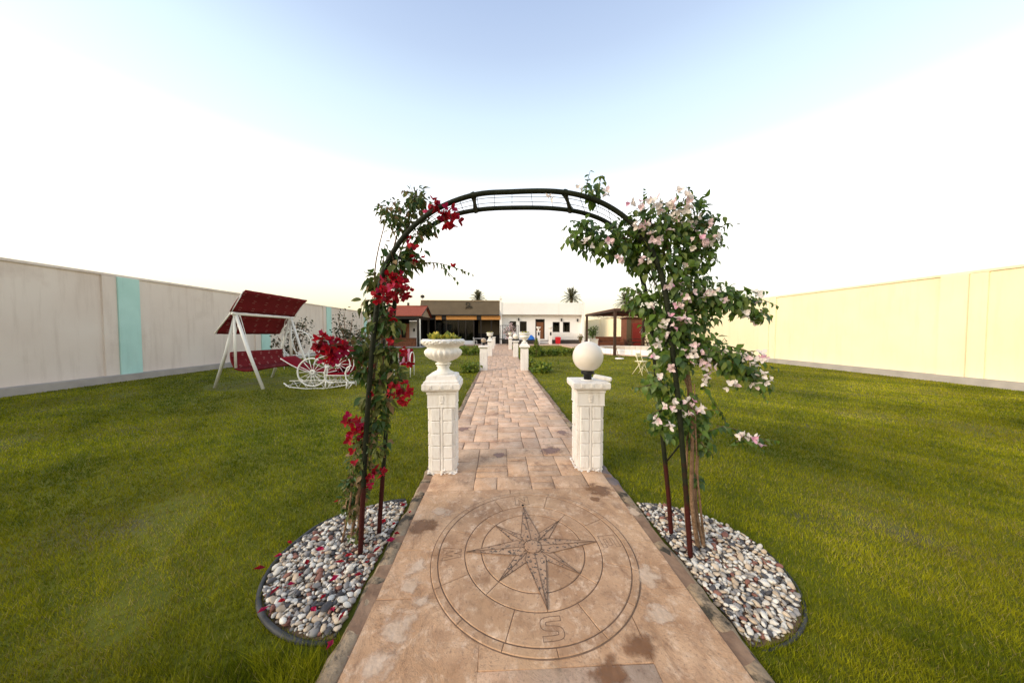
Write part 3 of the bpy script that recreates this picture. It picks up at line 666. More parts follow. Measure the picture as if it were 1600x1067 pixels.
def rv(r): 
    while True:
        v = Vector((r.uniform(-1, 1), r.uniform(-1, 1), r.uniform(-1, 1)))
        if .05 < v.length < 1: return v
def leaves_out(root, leaves, T, mats, nobj, name='foliage'):
    """leaves: (pos, rot3, size, template, mat); the nearest nobj become single leaf parts"""
    ms = {}
    leaves.sort(key=lambda q: (q[0]-Vector((0, 0, CAMZ))).length/q[2]); rest = MB(); l0 = WL(root)
    for i, (p, m3, s, t, c) in enumerate(leaves):
        if i < nobj:
            if (t, c) not in ms: ms[(t, c)] = MB().add(*T[t]).mesh('leaf', mats[c], True)
            o = link('leaf', ms[(t, c)], root); o.matrix_local = Matrix.Translation(p-l0) @ m3.to_4x4() @ Matrix.Scale(s, 4)
        else:
            rest.cur = c; rest.add([p+m3 @ (Vector(v)*s) for v in T[t][0]], T[t][1])
    if rest.v: tag(rest.build(name, mats, root, True), kind='stuff')
def bract_cluster(root, c, rad, n, mats, wts, r, size=.034, flat=1.0):
    k = MB()
    tw = len(mats)
    for i in range(n):
        o = rv(r); o = o*(rad/max(o.length, .35))*r.uniform(.55, 1.0) if n > 3 else o*rad*.5
        p = c+Vector((o.x, o.y*.8, o.z*flat)); d = (o.normalized()+rv(r)*.55+Vector((0, -.45, .1))).normalized(); mi = r.choices(range(len(mats)), wts)[0]
        k.cur = tw; k.tube([c, c.lerp(p, .6)+Vector((0, 0, .004)), p], .0013, 3)
        side = d.orthogonal().normalized(); side.rotate(Matrix.Rotation(r.uniform(0, 6.28), 3, d)); s = size*r.uniform(.75, 1.2); op = r.uniform(.5, 1.0)
        for j in range(3):
            u = Matrix.Rotation(j*2.094+r.uniform(-.2, .2), 3, d) @ side; e = (d*(1-op*.6)+u*op).normalized(); x = e.cross(d).normalized(); nn = x.cross(e)
            k.cur = mi if r.random() < .8 else r.choices(range(len(mats)), wts)[0]
            P = lambda a, b, z: p+e*s*a+x*s*b+nn*s*z
            k.add([P(0, 0, 0), P(.35, -.38, .10), P(.38, 0, -.05), P(.35, .38, .10), P(.75, -.33, .06+r.uniform(-.1, .1)), P(.8, 0, -.04), P(.75, .33, .06+r.uniform(-.1, .1)), P(1.08, r.uniform(-.08, .08), r.uniform(-.15, .1))],
                  [(0, 2, 1), (0, 3, 2), (1, 2, 5, 4), (2, 3, 6, 5), (4, 5, 7), (5, 6, 7)])
    return k.build('flower_cluster', list(mats)+[M['twig']], root, True)
def stem(root, pts, r0, r1, m, name='stem', n=6):
    p = spline([Vector(q) for q in pts], 5); k = len(p); return MB().tube(p, [r0+(r1-r0)*i/(k-1) for i in range(k)], n).build(name, m, root, True)
def shoot(root, leaves, p0, p1, r, size, mats_w, step=.035, sag=.05, tn=4, hang=.8, r0=.0042):
    p0, p1 = Vector(p0), Vector(p1); mid = (p0+p1)/2+Vector((r.uniform(-.02, .02), r.uniform(-.03, .03), sag)); ps = spline([p0, mid, p1], 10)
    k = len(ps); MB().tube(ps, [r0-.003*i/(k-1) for i in range(k)], 5).build('shoot', M['twig'], root, True)
    ln = (p1-p0).length; n = int(ln/step); sgn = 1
    for i in range(1, n+1):
        f = i/n; x = f*(k-1); j = min(int(x), k-2); p = ps[j].lerp(ps[j+1], x-j); ax = (ps[j+1]-ps[j]).normalized(); sgn = -sgn
        sd_ = ax.cross(Vector((0, 0, 1)))*sgn; d = ax*.45+sd_*r.uniform(.3, .8)+Vector((0, 0, -hang*r.uniform(.3, 1.1)))+rv(r)*.35
        leaves.append((p, orient(d, Vector((0, -.5, 1))+rv(r)*.6), size*r.uniform(.75, 1.15)*(1-.45*f**3), r.randrange(tn), r.choices((0, 1, 2), mats_w)[0]))

# right vine, pale pink
rr = random.Random(5)
vine = thing('bougainvillea', (1.40, 1.98, LAWN), 'leafy bougainvillea with white and pale pink bracts climbing the arch leg', 'climbing plant')
lv = []
B = lambda px, py, dy=0: at(px, py, 1.99+dy)
for pts, r0 in (([(1.46, 2.0, -.05), (1.40, 2.0, .35), B(1082, 640), B(1068, 540, .05), B(1055, 440, .05), B(1040, 380)], .017), ([(1.50, 1.99, -.05), (1.45, 2.03, .3), B(1090, 660, .1), B(1060, 560, .12), B(1045, 470, .1), B(1070, 380, .1)], .014),
                ([(1.42, 2.05, -.05), (1.40, 2.07, .3), B(1075, 600, .15), B(1050, 500, .18), B(1010, 420, .16), B(960, 360, .1)], .011), ([(1.53, 2.03, -.05), (1.47, 2.0, .25), (1.42, 1.98, .6), B(1085, 600, -.05)], .010)):
    stem(vine, pts, r0, r0*.35, M['bark'])
blobs = [(930, 298, 15, 12, .0), (905, 362, 22, 34, .05), (938, 378, 27, 55, .06), (978, 372, 32, 70, .05), (1020, 352, 34, 62, 0), (1062, 342, 38, 80, 0), (1098, 362, 28, 55, 0), (1040, 400, 38, 90, .02), (1000, 402, 22, 36, .08), (1085, 398, 32, 70, 0),
         (1062, 445, 34, 85, 0), (1005, 468, 24, 45, .05), (1100, 462, 26, 52, 0), (1135, 470, 22, 36, -.03), (1042, 505, 34, 85, .02), (1085, 500, 28, 58, 0), (1050, 555, 30, 62, 0), (1082, 545, 24, 38, 0),
         (1165, 472, 17, 20, -.04), (1185, 490, 12, 10, -.05), (1168, 578, 18, 20, -.06), (1188, 596, 13, 10, -.06), (1128, 462, 18, 22, -.03), (1112, 545, 22, 34, -.03), (1140, 560, 22, 34, -.05), (1030, 600, 22, 30, .04), (1058, 628, 24, 40, 0), (1048, 668, 20, 30, .02), (1085, 660, 24, 44, .05), (1095, 690, 17, 20, .05), (1090, 750, 8, 7, .05), (1025, 660, 12, 12, .05)]
for (x, y, rad, n, dy) in blobs:
    c = B(x, y, dy); Rr = rad*.00445*1.05
    for i in range(int(n*3.0)):
        o = rv(rr); o = o.normalized()*Rr*rr.uniform(.25, 1.15)**.8; o.y *= .85
        d = o.normalized()*.45+Vector((0, -.12, -.85*rr.uniform(.2, 1.2)))+rv(rr)*.5
        lv.append((c+o, orient(d, Vector((0, -.55, .8))+o.normalized()*.4+rv(rr)*.5), rr.uniform(.038, .066), rr.randrange(4), rr.choices((0, 1, 2), (4, 5, 2))[0]))
        if i % 3 == 0: pass
    k = MB()
    for i in range(max(3, n//9)):
        o = rv(rr).normalized()*Rr*1.05; k.tube([c-o*.4, c+o*.3+rv(rr)*.02, c+o], [.003, .0022, .0012], 4)
    k.build('twigs', M['twig'], vine)
for a, b in (((915, 310), (922, 268)), ((930, 310), (942, 275)), ((905, 375), (878, 385)), ((925, 352), (893, 345)), ((1000, 345), (1006, 298)), ((1020, 335), (1018, 312)), ((1070, 330), (1076, 292)), ((1045, 335), (1030, 318)), ((1105, 370), (1150, 350)), ((1100, 350), (1130, 343)), ((1100, 395), (1135, 385)), ((1095, 415), (1120, 408)),
             ((1085, 440), (1118, 432)), ((1120, 465), (1198, 455)), ((1130, 480), (1205, 492)), ((1150, 468), (1215, 478)), ((1005, 465), (973, 450)), ((1000, 480), (975, 462)), ((1120, 560), (1200, 600)), ((1130, 550), (1215, 575)), ((1150, 575), (1197, 625)), ((1140, 555), (1185, 548)), ((1020, 600), (990, 605)), ((1085, 650), (1125, 640)),
             ((1090, 680), (1130, 665)), ((1095, 690), (1115, 715)), ((1095, 600), (1150, 690)), ((1150, 690), (1215, 688)), ((1030, 640), (1008, 655))):
    shoot(vine, lv, B(*a), B(*b, rr.uniform(-.12, .05)), rr, .060, (4, 4, 1.5), .022, rr.uniform(.0, .05))
for a, b, da, db in (((1120, 665), (1205, 692), .0, -.09), ((1150, 680), (1190, 702), -.03, -.09), ((1112, 562), (1152, 606), -.03, -.10), ((1140, 570), (1200, 598), -.04, -.10), ((1095, 570), (1108, 600), -.03, -.10), ((1135, 540), (1192, 566), -.03, -.1)): shoot(vine, lv, B(*a, da), B(*b, db), rr, .056, (4, 4, 1.5), .020, .02, r0=.0055)
leaves_out(vine, lv, LT, LEAF, 290)
fl = [(1035, 318, 16, 7), (1065, 318, 20, 12), (1080, 338, 18, 9), (1055, 345, 16, 8), (1062, 300, 8, 3), (1098, 352, 14, 6), (1000, 322, 12, 4), (1013, 316, 11, 4), (985, 318, 10, 3), (1110, 372, 14, 5), (1092, 378, 12, 5), (1003, 348, 11, 5), (1022, 372, 12, 5), (1005, 358, 10, 4), (920, 382, 9, 4), (952, 378, 8, 3), (965, 402, 9, 3), (967, 410, 8, 2), (1008, 410, 10, 4), (905, 295, 7, 2), (948, 300, 5, 2), (858, 312, 7, 2),
      (1075, 415, 7, 2), (1040, 445, 12, 5), (1068, 453, 10, 4), (1080, 460, 11, 4), (1015, 478, 9, 3), (1045, 502, 12, 6), (1065, 508, 14, 7), (1035, 520, 10, 4), (1100, 460, 10, 4), (1112, 455, 10, 4), (1180, 462, 12, 4), (1165, 490, 11, 3), (1185, 498, 10, 4), (1060, 480, 9, 3),
      (1075, 555, 14, 7), (1092, 562, 16, 9), (1120, 550, 14, 6), (1105, 572, 12, 5), (1165, 557, 14, 6), (1188, 562, 14, 6), (1195, 592, 11, 5), (1180, 596, 10, 4), (1145, 602, 10, 4), (1100, 595, 9, 4), (1085, 540, 9, 3), (1025, 535, 8, 3), (1033, 588, 8, 3), (1050, 632, 14, 6), (1078, 635, 16, 8), (1065, 645, 8, 3), (1030, 655, 10, 4), (1045, 668, 9, 3), (1095, 640, 10, 3), (1170, 684, 14, 7), (1188, 688, 11, 4), (1020, 560, 7, 2), (1130, 470, 9, 3), (1050, 575, 9, 3)]
for (x, y, rad, n) in fl:
    pk = rr.random(); bract_cluster(vine, B(x, y, -.04-rad*.0025-rr.uniform(-.02, .09)), rad*.0034, max(2, int(n*1.2)), PINKB, (7, 2.5, .3) if pk < .65 else (3, 4, 1.8), rr, .032)

# left vine, red
rl = random.Random(9)
vine2 = thing('bougainvillea', (-1.02, 2.10, LAWN), 'sparse dry bougainvillea with red bracts climbing the arch leg', 'climbing plant')
lv = []; A = lambda px, py, dy=0: at(px, py, 2.10+dy)
for pts, r0 in (([(-1.14, 2.22, -.05), A(560, 770), A(575, 700, .05), A(583, 600, .08), A(592, 530, .08), A(600, 450, .05), A(625, 350)], .013), ([(-1.08, 2.18, -.05), A(570, 740, .05), A(590, 640, .1), A(597, 560, .1), A(600, 480, .1), A(645, 335, .05)], .012),
                ([(-1.18, 2.15, -.05), A(548, 780), A(556, 700), A(580, 650, .05), A(602, 540, .1), A(607, 430, .1)], .008), ([(-1.10, 2.28, -.05), A(565, 720, .1), A(588, 560, .12), A(585, 430), A(606, 330)], .008)):
    stem(vine2, pts, r0, r0*.4, M['bark'])
bl = [(650, 312, 18, 34), (612, 335, 20, 26), (628, 352, 20, 24), (640, 330, 14, 16), (670, 352, 14, 14), (655, 365, 12, 10), (645, 400, 18, 14), (620, 415, 20, 22), (590, 440, 17, 18), (582, 475, 16, 16), (600, 490, 18, 18), (585, 505, 14, 14), (612, 510, 14, 12), (580, 545, 18, 18), (562, 552, 14, 12), (610, 550, 14, 12), (568, 580, 14, 12), (592, 590, 16, 14), (620, 585, 16, 14), (575, 625, 14, 12), (600, 625, 16, 16),
      (588, 660, 16, 18), (570, 690, 14, 16), (592, 700, 15, 16), (560, 720, 16, 24), (575, 735, 14, 14), (552, 750, 14, 22), (565, 765, 12, 16), (545, 780, 12, 18), (548, 800, 10, 10), (555, 835, 9, 6)]
for (x, y, rad, n) in bl:
    c = A(x, y, rl.uniform(-.04, .08)); Rr = rad*.0047
    for i in range(int(n*3.2)):
        o = rv(rl).normalized()*Rr*rl.uniform(.3, 1.1); d = o.normalized()*.5+Vector((0, -.1, -.8*rl.uniform(.1, 1.2)))+rv(rl)*.5
        dry = y < 380 or y > 680
        lv.append((c+o, orient(d, Vector((0, -.5, .8))+rv(rl)*.8), rl.uniform(.030, .055) if dry else rl.uniform(.042, .084), rl.randrange(4), rl.choices((0, 1, 2), (3.5, 4, 1.8) if dry else (5, 5, .5))[0]))
    k = MB()
    for i in range(max(3, n//5)):
        o = rv(rl).normalized()*Rr*1.25; k.tube([c-o*.5, c+rv(rl)*.02, c+o], [.0028, .002, .001], 4)
    k.build('twigs', M['bark'], vine2)
for a, b in (((648, 410), (738, 428)), ((690, 418), (715, 440)), ((612, 345), (592, 318)), ((606, 350), (596, 345)), ((640, 320), (648, 292)), ((655, 318), (662, 300)), ((625, 330), (612, 312)), ((600, 420), (605, 372)), ((575, 440), (572, 455)), ((565, 540), (535, 530)), ((560, 560), (505, 560)), ((575, 720), (545, 735))):
    shoot(vine2, lv, A(*a), A(*b, rl.uniform(-.05, .05)), rl, .050, (4, 4, 1), .026, rl.uniform(0, .03))
leaves_out(vine2, lv, DT, DRY, 290)
fl = [(708, 340, 16, 20), (692, 325, 17, 16), (675, 318, 9, 5), (668, 330, 7, 3), (695, 345, 12, 8), (622, 455, 24, 40), (600, 462, 18, 16), (635, 430, 12, 8), (605, 438, 12, 8), (612, 435, 10, 8), (615, 492, 8, 5), (641, 373, 5, 1), (634, 383, 6, 2), (646, 388, 6, 2), (645, 405, 7, 3), (664, 404, 4, 1), (708, 418, 6, 1),
      (508, 535, 17, 18), (525, 540, 18, 20), (510, 553, 19, 22), (527, 548, 12, 12), (516, 560, 14, 13), (536, 541, 7, 4), (545, 540, 6, 3), (506, 520, 5, 2), (548, 660, 11, 7), (558, 672, 15, 14), (550, 685, 10, 6), (562, 658, 9, 5), (575, 675, 7, 3), (545, 648, 4, 1), (630, 608, 14, 12), (618, 616, 12, 8), (632, 622, 12, 9), (612, 606, 8, 4), (638, 562, 9, 5), (632, 545, 8, 3), (612, 532, 9, 4),
      (590, 738, 11, 7), (580, 745, 9, 5), (576, 756, 8, 4), (578, 615, 5, 2), (575, 605, 5, 2), (552, 705, 4, 1), (555, 725, 4, 1)]
for (x, y, rad, n) in fl: bract_cluster(vine2, A(x, y, -.08-rl.uniform(-.04, .05)), rad*.0037, max(1, int(n*.9)), REDB, (6, 3, 1.2) if x > 560 else (5, 2, 3.5), rl, .036)
# fallen bracts
rf = random.Random(21)
for i, (x, y) in enumerate(((505, 935), (470, 900), (522, 905), (545, 870), (620, 835), (610, 845), (590, 860), (535, 965), (515, 1010), (440, 942), (630, 790), (435, 870), (452, 850), (405, 890), (412, 955), (640, 802), (560, 900), (520, 955), (525, 785), (480, 880), (455, 915), (600, 815), (575, 880), (500, 860), (530, 880), (565, 845), (490, 955), (615, 820), (430, 925))):
    p = gnd(x, y, LAWN+.05); k = MB(); s = .03*rf.uniform(.7, 1.2)
    k.add([(0, -s, .004), (-s*.6, -s*.1, .010), (0, 0, .0), (s*.6, -.1*s, .012), (0, s, .008), (s*.1, s*.2, .02)], [(0, 2, 1), (0, 3, 2), (1, 2, 4), (2, 3, 5, 4)])
    o = k.build('fallen_bract', REDB[i % 3]); o.location = p+Vector((0, 0, .006)); o.rotation_euler = (rf.uniform(-.4, .4), rf.uniform(-.4, .4), rf.uniform(0, 6.28)); bx_ = BEDS[0]; on = ((p.x-bx_[0])/bx_[2])**2+((p.y-bx_[1])/bx_[3])**2 < 1
    tag(o, 'fallen red bougainvillea bract lying on the white pebbles' if on else 'fallen red bougainvillea bract lying in the grass outside the pebble bed', 'petal', 'fallen red bracts on the pebbles' if on else 'fallen red bracts in the grass')

# ------------------------------------------------------------------ boundary walls
def bwall(name, x, th, y0, y1, m, lab, pil, pm):
    t = thing(name, (x, (y0+y1)/2, LAWN), lab, 'wall')
    part('wall_body', m, t, (x, x+th, y0, y1, LAWN-.1, 3.33))
    part('coping', m, t, (x-.04 if th > 0 else x+.04, x+th*1.15, y0, y1, 3.33, 3.40))
    s = 1 if th < 0 else -1
    for y in pil: part('pilaster', pm, t, (x+s*.09, x-s*.01, y-.28, y+.28, LAWN, 3.325)); part('pilaster_edge', m, t, (x+s*.05, x-s*.01, y-.62, y-.285, LAWN, 3.32))
    part('wall_foot', M['grey'], t, (x+s*.30, x-s*.01, y0, y1, LAWN, .16))
    return t
bwall('boundary_wall', -12.4, -.25, -4, 52, M['wall'], 'long pinkish beige garden wall with mint green pilasters', [-1, 4.6, 10.2, 15.8, 21.5, 27.2, 33, 39], M['mint'])
bwall('boundary_wall', 14.4, .25, -4, 56, M['wallr'], 'long cream yellow garden wall behind the pergola', [2, 8.5, 15, 21.5, 34.5, 41], M['wallr'])
# ------------------------------------------------------------------ house and restaurant
tag(MB().box(-12.0, 14.0, 33.4, 40, LAWN-.1, .03).build('terrace', M['terrace']), kind='structure')
def wall_open(t, name, m, x0, x1, z0, z1, y0, y1, ops):
    xs = sorted({x0, x1, *[o[0] for o in ops], *[o[1] for o in ops]}); zs = sorted({z0, z1, *[o[2] for o in ops], *[o[3] for o in ops]}); k = MB()
    for a, b in zip(xs, xs[1:]):
        run = None
        for c, d in zip(zs, zs[1:]):
            hole = any(o[0] <= a+1e-6 and b <= o[1]+1e-6 and o[2] <= c+1e-6 and d <= o[3]+1e-6 for o in ops)
            if hole:
                if run: k.box(a, b, y0, y1, run[0], run[1]); run = None
            else: run = (run[0], d) if run else (c, d)
        if run: k.box(a, b, y0, y1, run[0], run[1])
    return k.build(name, m, t)
HY = 37.2
def hx(px): return at(px, 518, HY).x
def hz(py): return at(800, py, HY).z
hs = thing('house', (5.5, HY, 0), 'flat roofed white rendered house with brown door and four dark windows', 'house')
WIN = [(796.5, 806.5, 502, 518.5), (812, 823, 502, 518), (863.5, 874.5, 503, 519), (879.5, 890.5, 503, 519)]
ops = [(hx(a), hx(b), hz(d), hz(c)) for a, b, c, d in WIN]; dr = (hx(836.5), hx(851), .62, hz(498.5))
X0h, X1h = hx(784), hx(907)
wall_open(hs, 'front_wall', M['house'], X0h, X1h, .03, hz(491.5), HY, HY+.3, ops+[dr])
part('side_wall', M['house'], hs, (X1h+.002, X1h+.3, HY-.75, HY+9, .03, hz(473))); part('side_wall', M['house'], hs, (X0h-.25, X0h-.002, HY-.75, HY+9, .03, hz(471.5)))
part('parapet', M['house'], hs, (X0h+.003, X1h-.003, HY-.7, HY-.45, hz(492.2), hz(473.6)), b=.03)
part('soffit', M['house'], hs, (X0h+.003, X1h-.003, HY-.45, HY+.3, hz(492), hz(490.5)))
part('roof_slab', M['grey'], hs, (X0h, X1h, HY+.3, HY+9, 3.6, 3.9)); part('rear_wall', M['house'], hs, (X0h, X1h, HY+9, HY+9.3, 0, 4.4))
part('room_back', M['dark'], hs, (X0h, X1h, HY+2.2, HY+2.3, .03, 3.6))
part('plinth_band', M['plinth'], hs, (hx(857), X1h-.003, HY-.5, HY-.004, .03, .52)); part('plinth_band', M['plinth'], hs, (X0h, hx(835), HY-.5, HY-.004, .03, .52))
for x0, x1, z0, z1 in ops:
    wnd = part('window', M['frame'], hs, (x0, x0+.12, HY+.05, HY+.13, z0, z1), (x1-.12, x1, HY+.05, HY+.13, z0, z1), (x0+.12, x1-.12, HY+.05, HY+.13, z0, z0+.12), (x0+.12, x1-.12, HY+.05, HY+.13, z1-.12, z1))
    k = MB().box(x0+.12, x1-.12, HY+.08, HY+.095, z0+.12, z1-.12); k.v = [(a-hs.location.x, b-hs.location.y, c-hs.location.z) for a, b, c in k.v]; k.build('pane', M['glass'], wnd, world=False)
    part('curtain', M['tan'], hs, (x0+.25, x0+.25+(x1-x0)*.45, HY+.5, HY+.53, z0-.1, z1-.5))
    part('window_sill', M['house'], hs, (x0-.06, x1+.06, HY-.06, HY-.004, z0-.09, z0-.01))
d_ = part('door', M['wood'], hs, (dr[0]+.12, dr[1]-.12, HY+.10, HY+.16, .64, dr[3]-.35))
for a in (0, 1):
    for b_ in (0, 1, 2):
        wdt = (dr[1]-dr[0]-.24)/2; x = dr[0]+.12+a*wdt
        k = MB().box(x+.08, x+wdt-.06, HY+.075, HY+.11, .75+b_*.62, 1.25+b_*.62, b=.015); k.v = [(p-hs.location.x, q-hs.location.y, z) for p, q, z in k.v]; k.build('door_panel', M['wood'], d_, world=False)
part('door_frame', M['frame'], hs, (dr[0], dr[0]+.12, HY+.03, HY+.2, .62, dr[3]), (dr[1]-.12, dr[1], HY+.03, HY+.2, .62, dr[3]), (dr[0]+.12, dr[1]-.12, HY+.03, HY+.2, dr[3]-.14, dr[3]), (dr[0]+.12, dr[1]-.12, HY+.03, HY+.2, dr[3]-.37, dr[3]-.30))
for i in range(4): part('step', M['house'] if i % 2 else M['grey'], hs, (dr[0]-.1, dr[1]+.35, HY-1.7+i*.4, HY-.004, .03+i*.15, .03+i*.15+.148))
for px, py in ((810.3, 499), (877, 499.5), (902, 500)):
    part('wall_lamp', M['black'], hs, (hx(px)-.08, hx(px)+.08, HY-.2, HY-.004, hz(py)-.2, hz(py)+.18), b=.03)
rl_ = part('railing', M['iron_white'], hs, (hx(858), X1h-.1, HY-.42, HY-.36, 1.30, 1.36), (hx(858), X1h-.1, HY-.42, HY-.36, .58, .64))
x = hx(858)
while x < X1h-.2:
    k = MB().box(x, x+.05, HY-.41, HY-.37, .52, 1.3); k.v = [(p-hs.location.x, q-hs.location.y, z) for p, q, z in k.v]; k.build('baluster', M['iron_white'], rl_, world=False); x += .24
part('roof_lamp', M['white'], hs, (X0h-.22, X0h-.03, HY-.7, HY-.5, hz(471.5), hz(471.5)+.25), (X0h-.3, X0h+.05, HY-.78, HY-.42, hz(471.5)+.25, hz(471.5)+.3), (X0h-.2, X0h-.05, HY-.68, HY-.52, hz(471.5)+.3, hz(471.5)+.6))

rsx0, rsx1 = hx(659), X0h-.262
rs_ = thing('restaurant', (-5, 36.6, 0), 'long brown fronted restaurant with bamboo blinds and dark glazed front', 'building')
zt, zb = hz(471.2), hz(493.2)
MB().add([(rsx0, 36.2, zb), (rsx1, 36.2, zb), (rsx1, 36.9, zt), (rsx0, 36.9, zt), (rsx0, 37.3, zb), (rsx1, 37.3, zb), (rsx1, 37.3, zt), (rsx0, 37.3, zt)], [(0, 1, 2, 3), (5, 4, 7, 6), (3, 2, 6, 7), (0, 4, 5, 1), (1, 5, 6, 2), (4, 0, 3, 7)]).build('fascia', M['brown'], rs_)
part('fascia_trim', M['frame'], rs_, (rsx0, rsx1, 36.1, 36.198, zb-.06, zb+.06))
part('fascia_top_trim', M['gable'], rs_, (rsx0, rsx1, 36.82, 37.3, zt, zt+.09))
# emblem: dark stroke letters with a flourish below
lx = hx(728.5); lz = hz(483); u = .085
def fz(z): return 36.2+.7*(z-zb)/(zt-zb)
def stroke(pts):
    MB().tube([(lx+a*u, fz(lz+b_*u)-.05, lz+b_*u) for a, b_ in pts], .055, 6).build('emblem_stroke', M['logo'], rs_)
stroke([(4.2, 8.6), (.6, 8.6), (.6, 5.4), (3.4, 5.2), (3.6, 2.6), (.2, 2.2)]); stroke([(5.2, 8.8), (5.4, 2.4), (8.2, 2.6), (8.4, 4.2)]); stroke([(-.6, .2), (3.0, .9), (6, .3), (9.4, .9), (9.2, 2.2)])
for a, b_ in ((683, 692), (699, 745.5), (752.5, 782)):
    n = 3 if b_-a < 20 else 9; o = part('blind', M['bamboo'], rs_, (hx(a), hx(b_), 36.42, 36.46, hz(500), hz(494)))
for a, b_ in ((692.3, 698.7), (745.8, 752.2)): part('blind_box', M['frame'], rs_, (hx(a), hx(b_), 36.38, 36.5, hz(500.2), hz(494)))
part('lintel', M['dark'], rs_, (rsx0, rsx1, 36.5, 37.1, hz(500), hz(493.5)))
part('interior_shell', M['dark'], rs_, (rsx0, rsx1, 43, 43.2, 0, 3.6), (rsx0-.2, rsx0, 36.9, 43, 0, 3.6), (rsx0, rsx1, 36.9, 43, 3.4, 3.55))
part('interior_floor', M['plinth'], rs_, (rsx0, rsx1, 36.6, 43, .0, .06))
part('tan_wall', M['tan'], rs_, (hx(746), rsx1-.05, 38.6, 38.8, .06, 3.1))
for px in (682, 699, 717.5, 728.5, 741, 752, 768): part('mullion', M['frame'], rs_, (hx(px)-.06, hx(px)+.06, 36.58, 36.7, .06, hz(500)))
for a, b_ in ((682, 699), (699, 717.5), (717.5, 728.5), (728.5, 741)):
    part('pane', M['glass'], rs_, (hx(a)+.06, hx(b_)-.06, 36.63, 36.645, .06, hz(500)-.002))
part('side_pier', M['house'], rs_, (rsx0-.6, rsx0-.21, 36.6, 43.2, 0, 3.4)); part('bar_counter', M['soot_and_shade'], rs_, (hx(747), hx(766), 37.6, 38.2, .06, 1.35)); part('bar_counter', M['soot_and_shade'], rs_, (hx(767), hx(781), 37.7, 38.3, .06, 1.15)); part('entry_step', M['house'], rs_, (hx(716), hx(742), 35.4, 36.5, .03, .28), (hx(717), hx(741), 35.7, 36.5, .28, .45))  # counters coloured black as silhouettes, their shade is in the colour
part('roof_slab', M['grey'], rs_, (rsx0, rsx1, 37.3, 43.2, 3.56, 3.7))
k = thing('roof_lamp', (hx(661), 37.1, zt+.09), 'dark ball lamp standing on the brown restaurant parapet', 'lamp'); MB().lathe([(.12, 0), (.12, .05), (.05, .08), (.05, .3), (0, .31)], 10).build('stand', M['white'], k, True, False); MB().lathe([(.02, .26), (.2, .32), (.27, .45), (.22, .62), (.02, .7)], 14).build('ball', M['plinth'], k, True, False)
# diners' furniture in front of the restaurant
def small_table(name, loc, lab, m, mt):
    t = thing(name, loc, lab, 'table'); MB().box(-.5, .5, -.35, .35, .70, .74, b=.01).build('tabletop', mt, t, world=False)
    for sx in (-1, 1):
        for sy in (-1, 1): MB().box(sx*.45-.02, sx*.45+.02, sy*.3-.02, sy*.3+.02, 0, .70).build('leg', m, t, world=False)
    return t
small_table('terrace_table', (hx(748)*.97, 35.2, .03), 'white topped table on the terrace in front of the restaurant', M['iron_white'], M['house']); 
def chair(loc, rz, lab, m, grp):
    t = thing('terrace_chair', loc, lab, 'chair', grp, rz); MB().box(-.22, .22, -.22, .22, .43, .47, b=.01).build('seat', m, t, world=False); MB().box(-.22, .22, .19, .23, .55, .9, b=.01).build('backrest', m, t, world=False)
    for sx in (-1, 1):
        for sy in (-1, 1): MB().box(sx*.2-.018, sx*.2+.018, sy*.2-.018, sy*.2+.018, 0, .43 if sy < 0 else .9).build('leg', m, t, world=False)
chair((hx(743)*.96, 35.0, .03), 1.6, 'pale chair at the terrace table on its pavilion side', M['iron_white'], 'terrace chairs'); chair((hx(757)*.96, 35.5, .03), -1.6, 'dark chair at the terrace table on its house side', M['frame'], 'terrace chairs')
# trampoline
t = thing('trampoline', (1.25, 34.9, .03), 'black trampoline with net poles beside the flowering tree', 'trampoline')
MB().ring((0, 0, .62), 1.15, .05, 'z', 28, 6).build('rim', M['black'], t, True, False); MB().lathe([(1.12, .60), (1.12, .615), (0, .61)], 28).build('mat', M['frame'], t, False, False)
for i in range(6): a = i*1.047+.3; MB().tube([(1.15*math.cos(a), 1.15*math.sin(a), 0), (1.15*math.cos(a), 1.15*math.sin(a), .62), (1.15*math.cos(a), 1.15*math.sin(a), 2.3)], .025, 6).build('pole', M['black'], t, True, False)
MB().ring((0, 0, 2.3), 1.15, .015, 'z', 28, 5).build('top_ring', M['black'], t, True, False)
# door urn posts, bin, blue cover
for px, lab in ((838.5, 'white gate post with urn on the restaurant side of the house steps'), (856.3, 'white gate post with urn on the railing side of the house steps')):
    t = thing('step_post', (hx(px), 35.5, .03), lab, 'post', 'gate posts beside the house steps'); MB().box(-.19, .19, -.19, .19, 0, 1.55, b=.02).build('shaft', M['white'], t, world=False); MB().box(-.24, .24, -.24, .24, 1.55, 1.65, b=.02).build('cap', M['white'], t, world=False)
    MB().lathe([(.14, 1.65), (.08, 1.72), (.07, 1.8), (.22, 1.95), (.3, 2.1), (.3, 2.14), (.2, 2.15)], 18).build('urn', M['urn'], t, True, False); MB().box(-.09, .09, -.26, -.19, 1.1, 1.45, b=.02).build('post_box', M['black'], t, world=False)
t = thing('waste_bin', (hx(871)*.96, 35.4, .03), 'bright red plastic bin in front of the white railing', 'bin'); MB().sqlathe([(.24, .05), (.29, .72), (.31, .73), (.31, .78)]).build('body', M['redplast'], t, world=False); MB().sqlathe([(.315, .78), (.31, .84), (.2, .90), (.05, .91)]).build('lid', M['redplast'], t, world=False)
t = thing('covered_table', (hx(829.5)*.96, 35.3, .03), 'dark low table under a bright blue cover by the house', 'table'); MB().box(-.65, .65, -.3, .3, .25, .55, b=.03).build('body', M['plinth'], t, world=False)
MB().lathe([(.42, .55), (.40, .68), (.33, .85), (.2, 1.0), (.1, 1.12), (.0, 1.15)], 16, fn=lambda r, z, a, k: r*(1+.13*math.sin(a*3+k)+.08*math.sin(a*7))).build('cover', M['blue'], t, True, False)
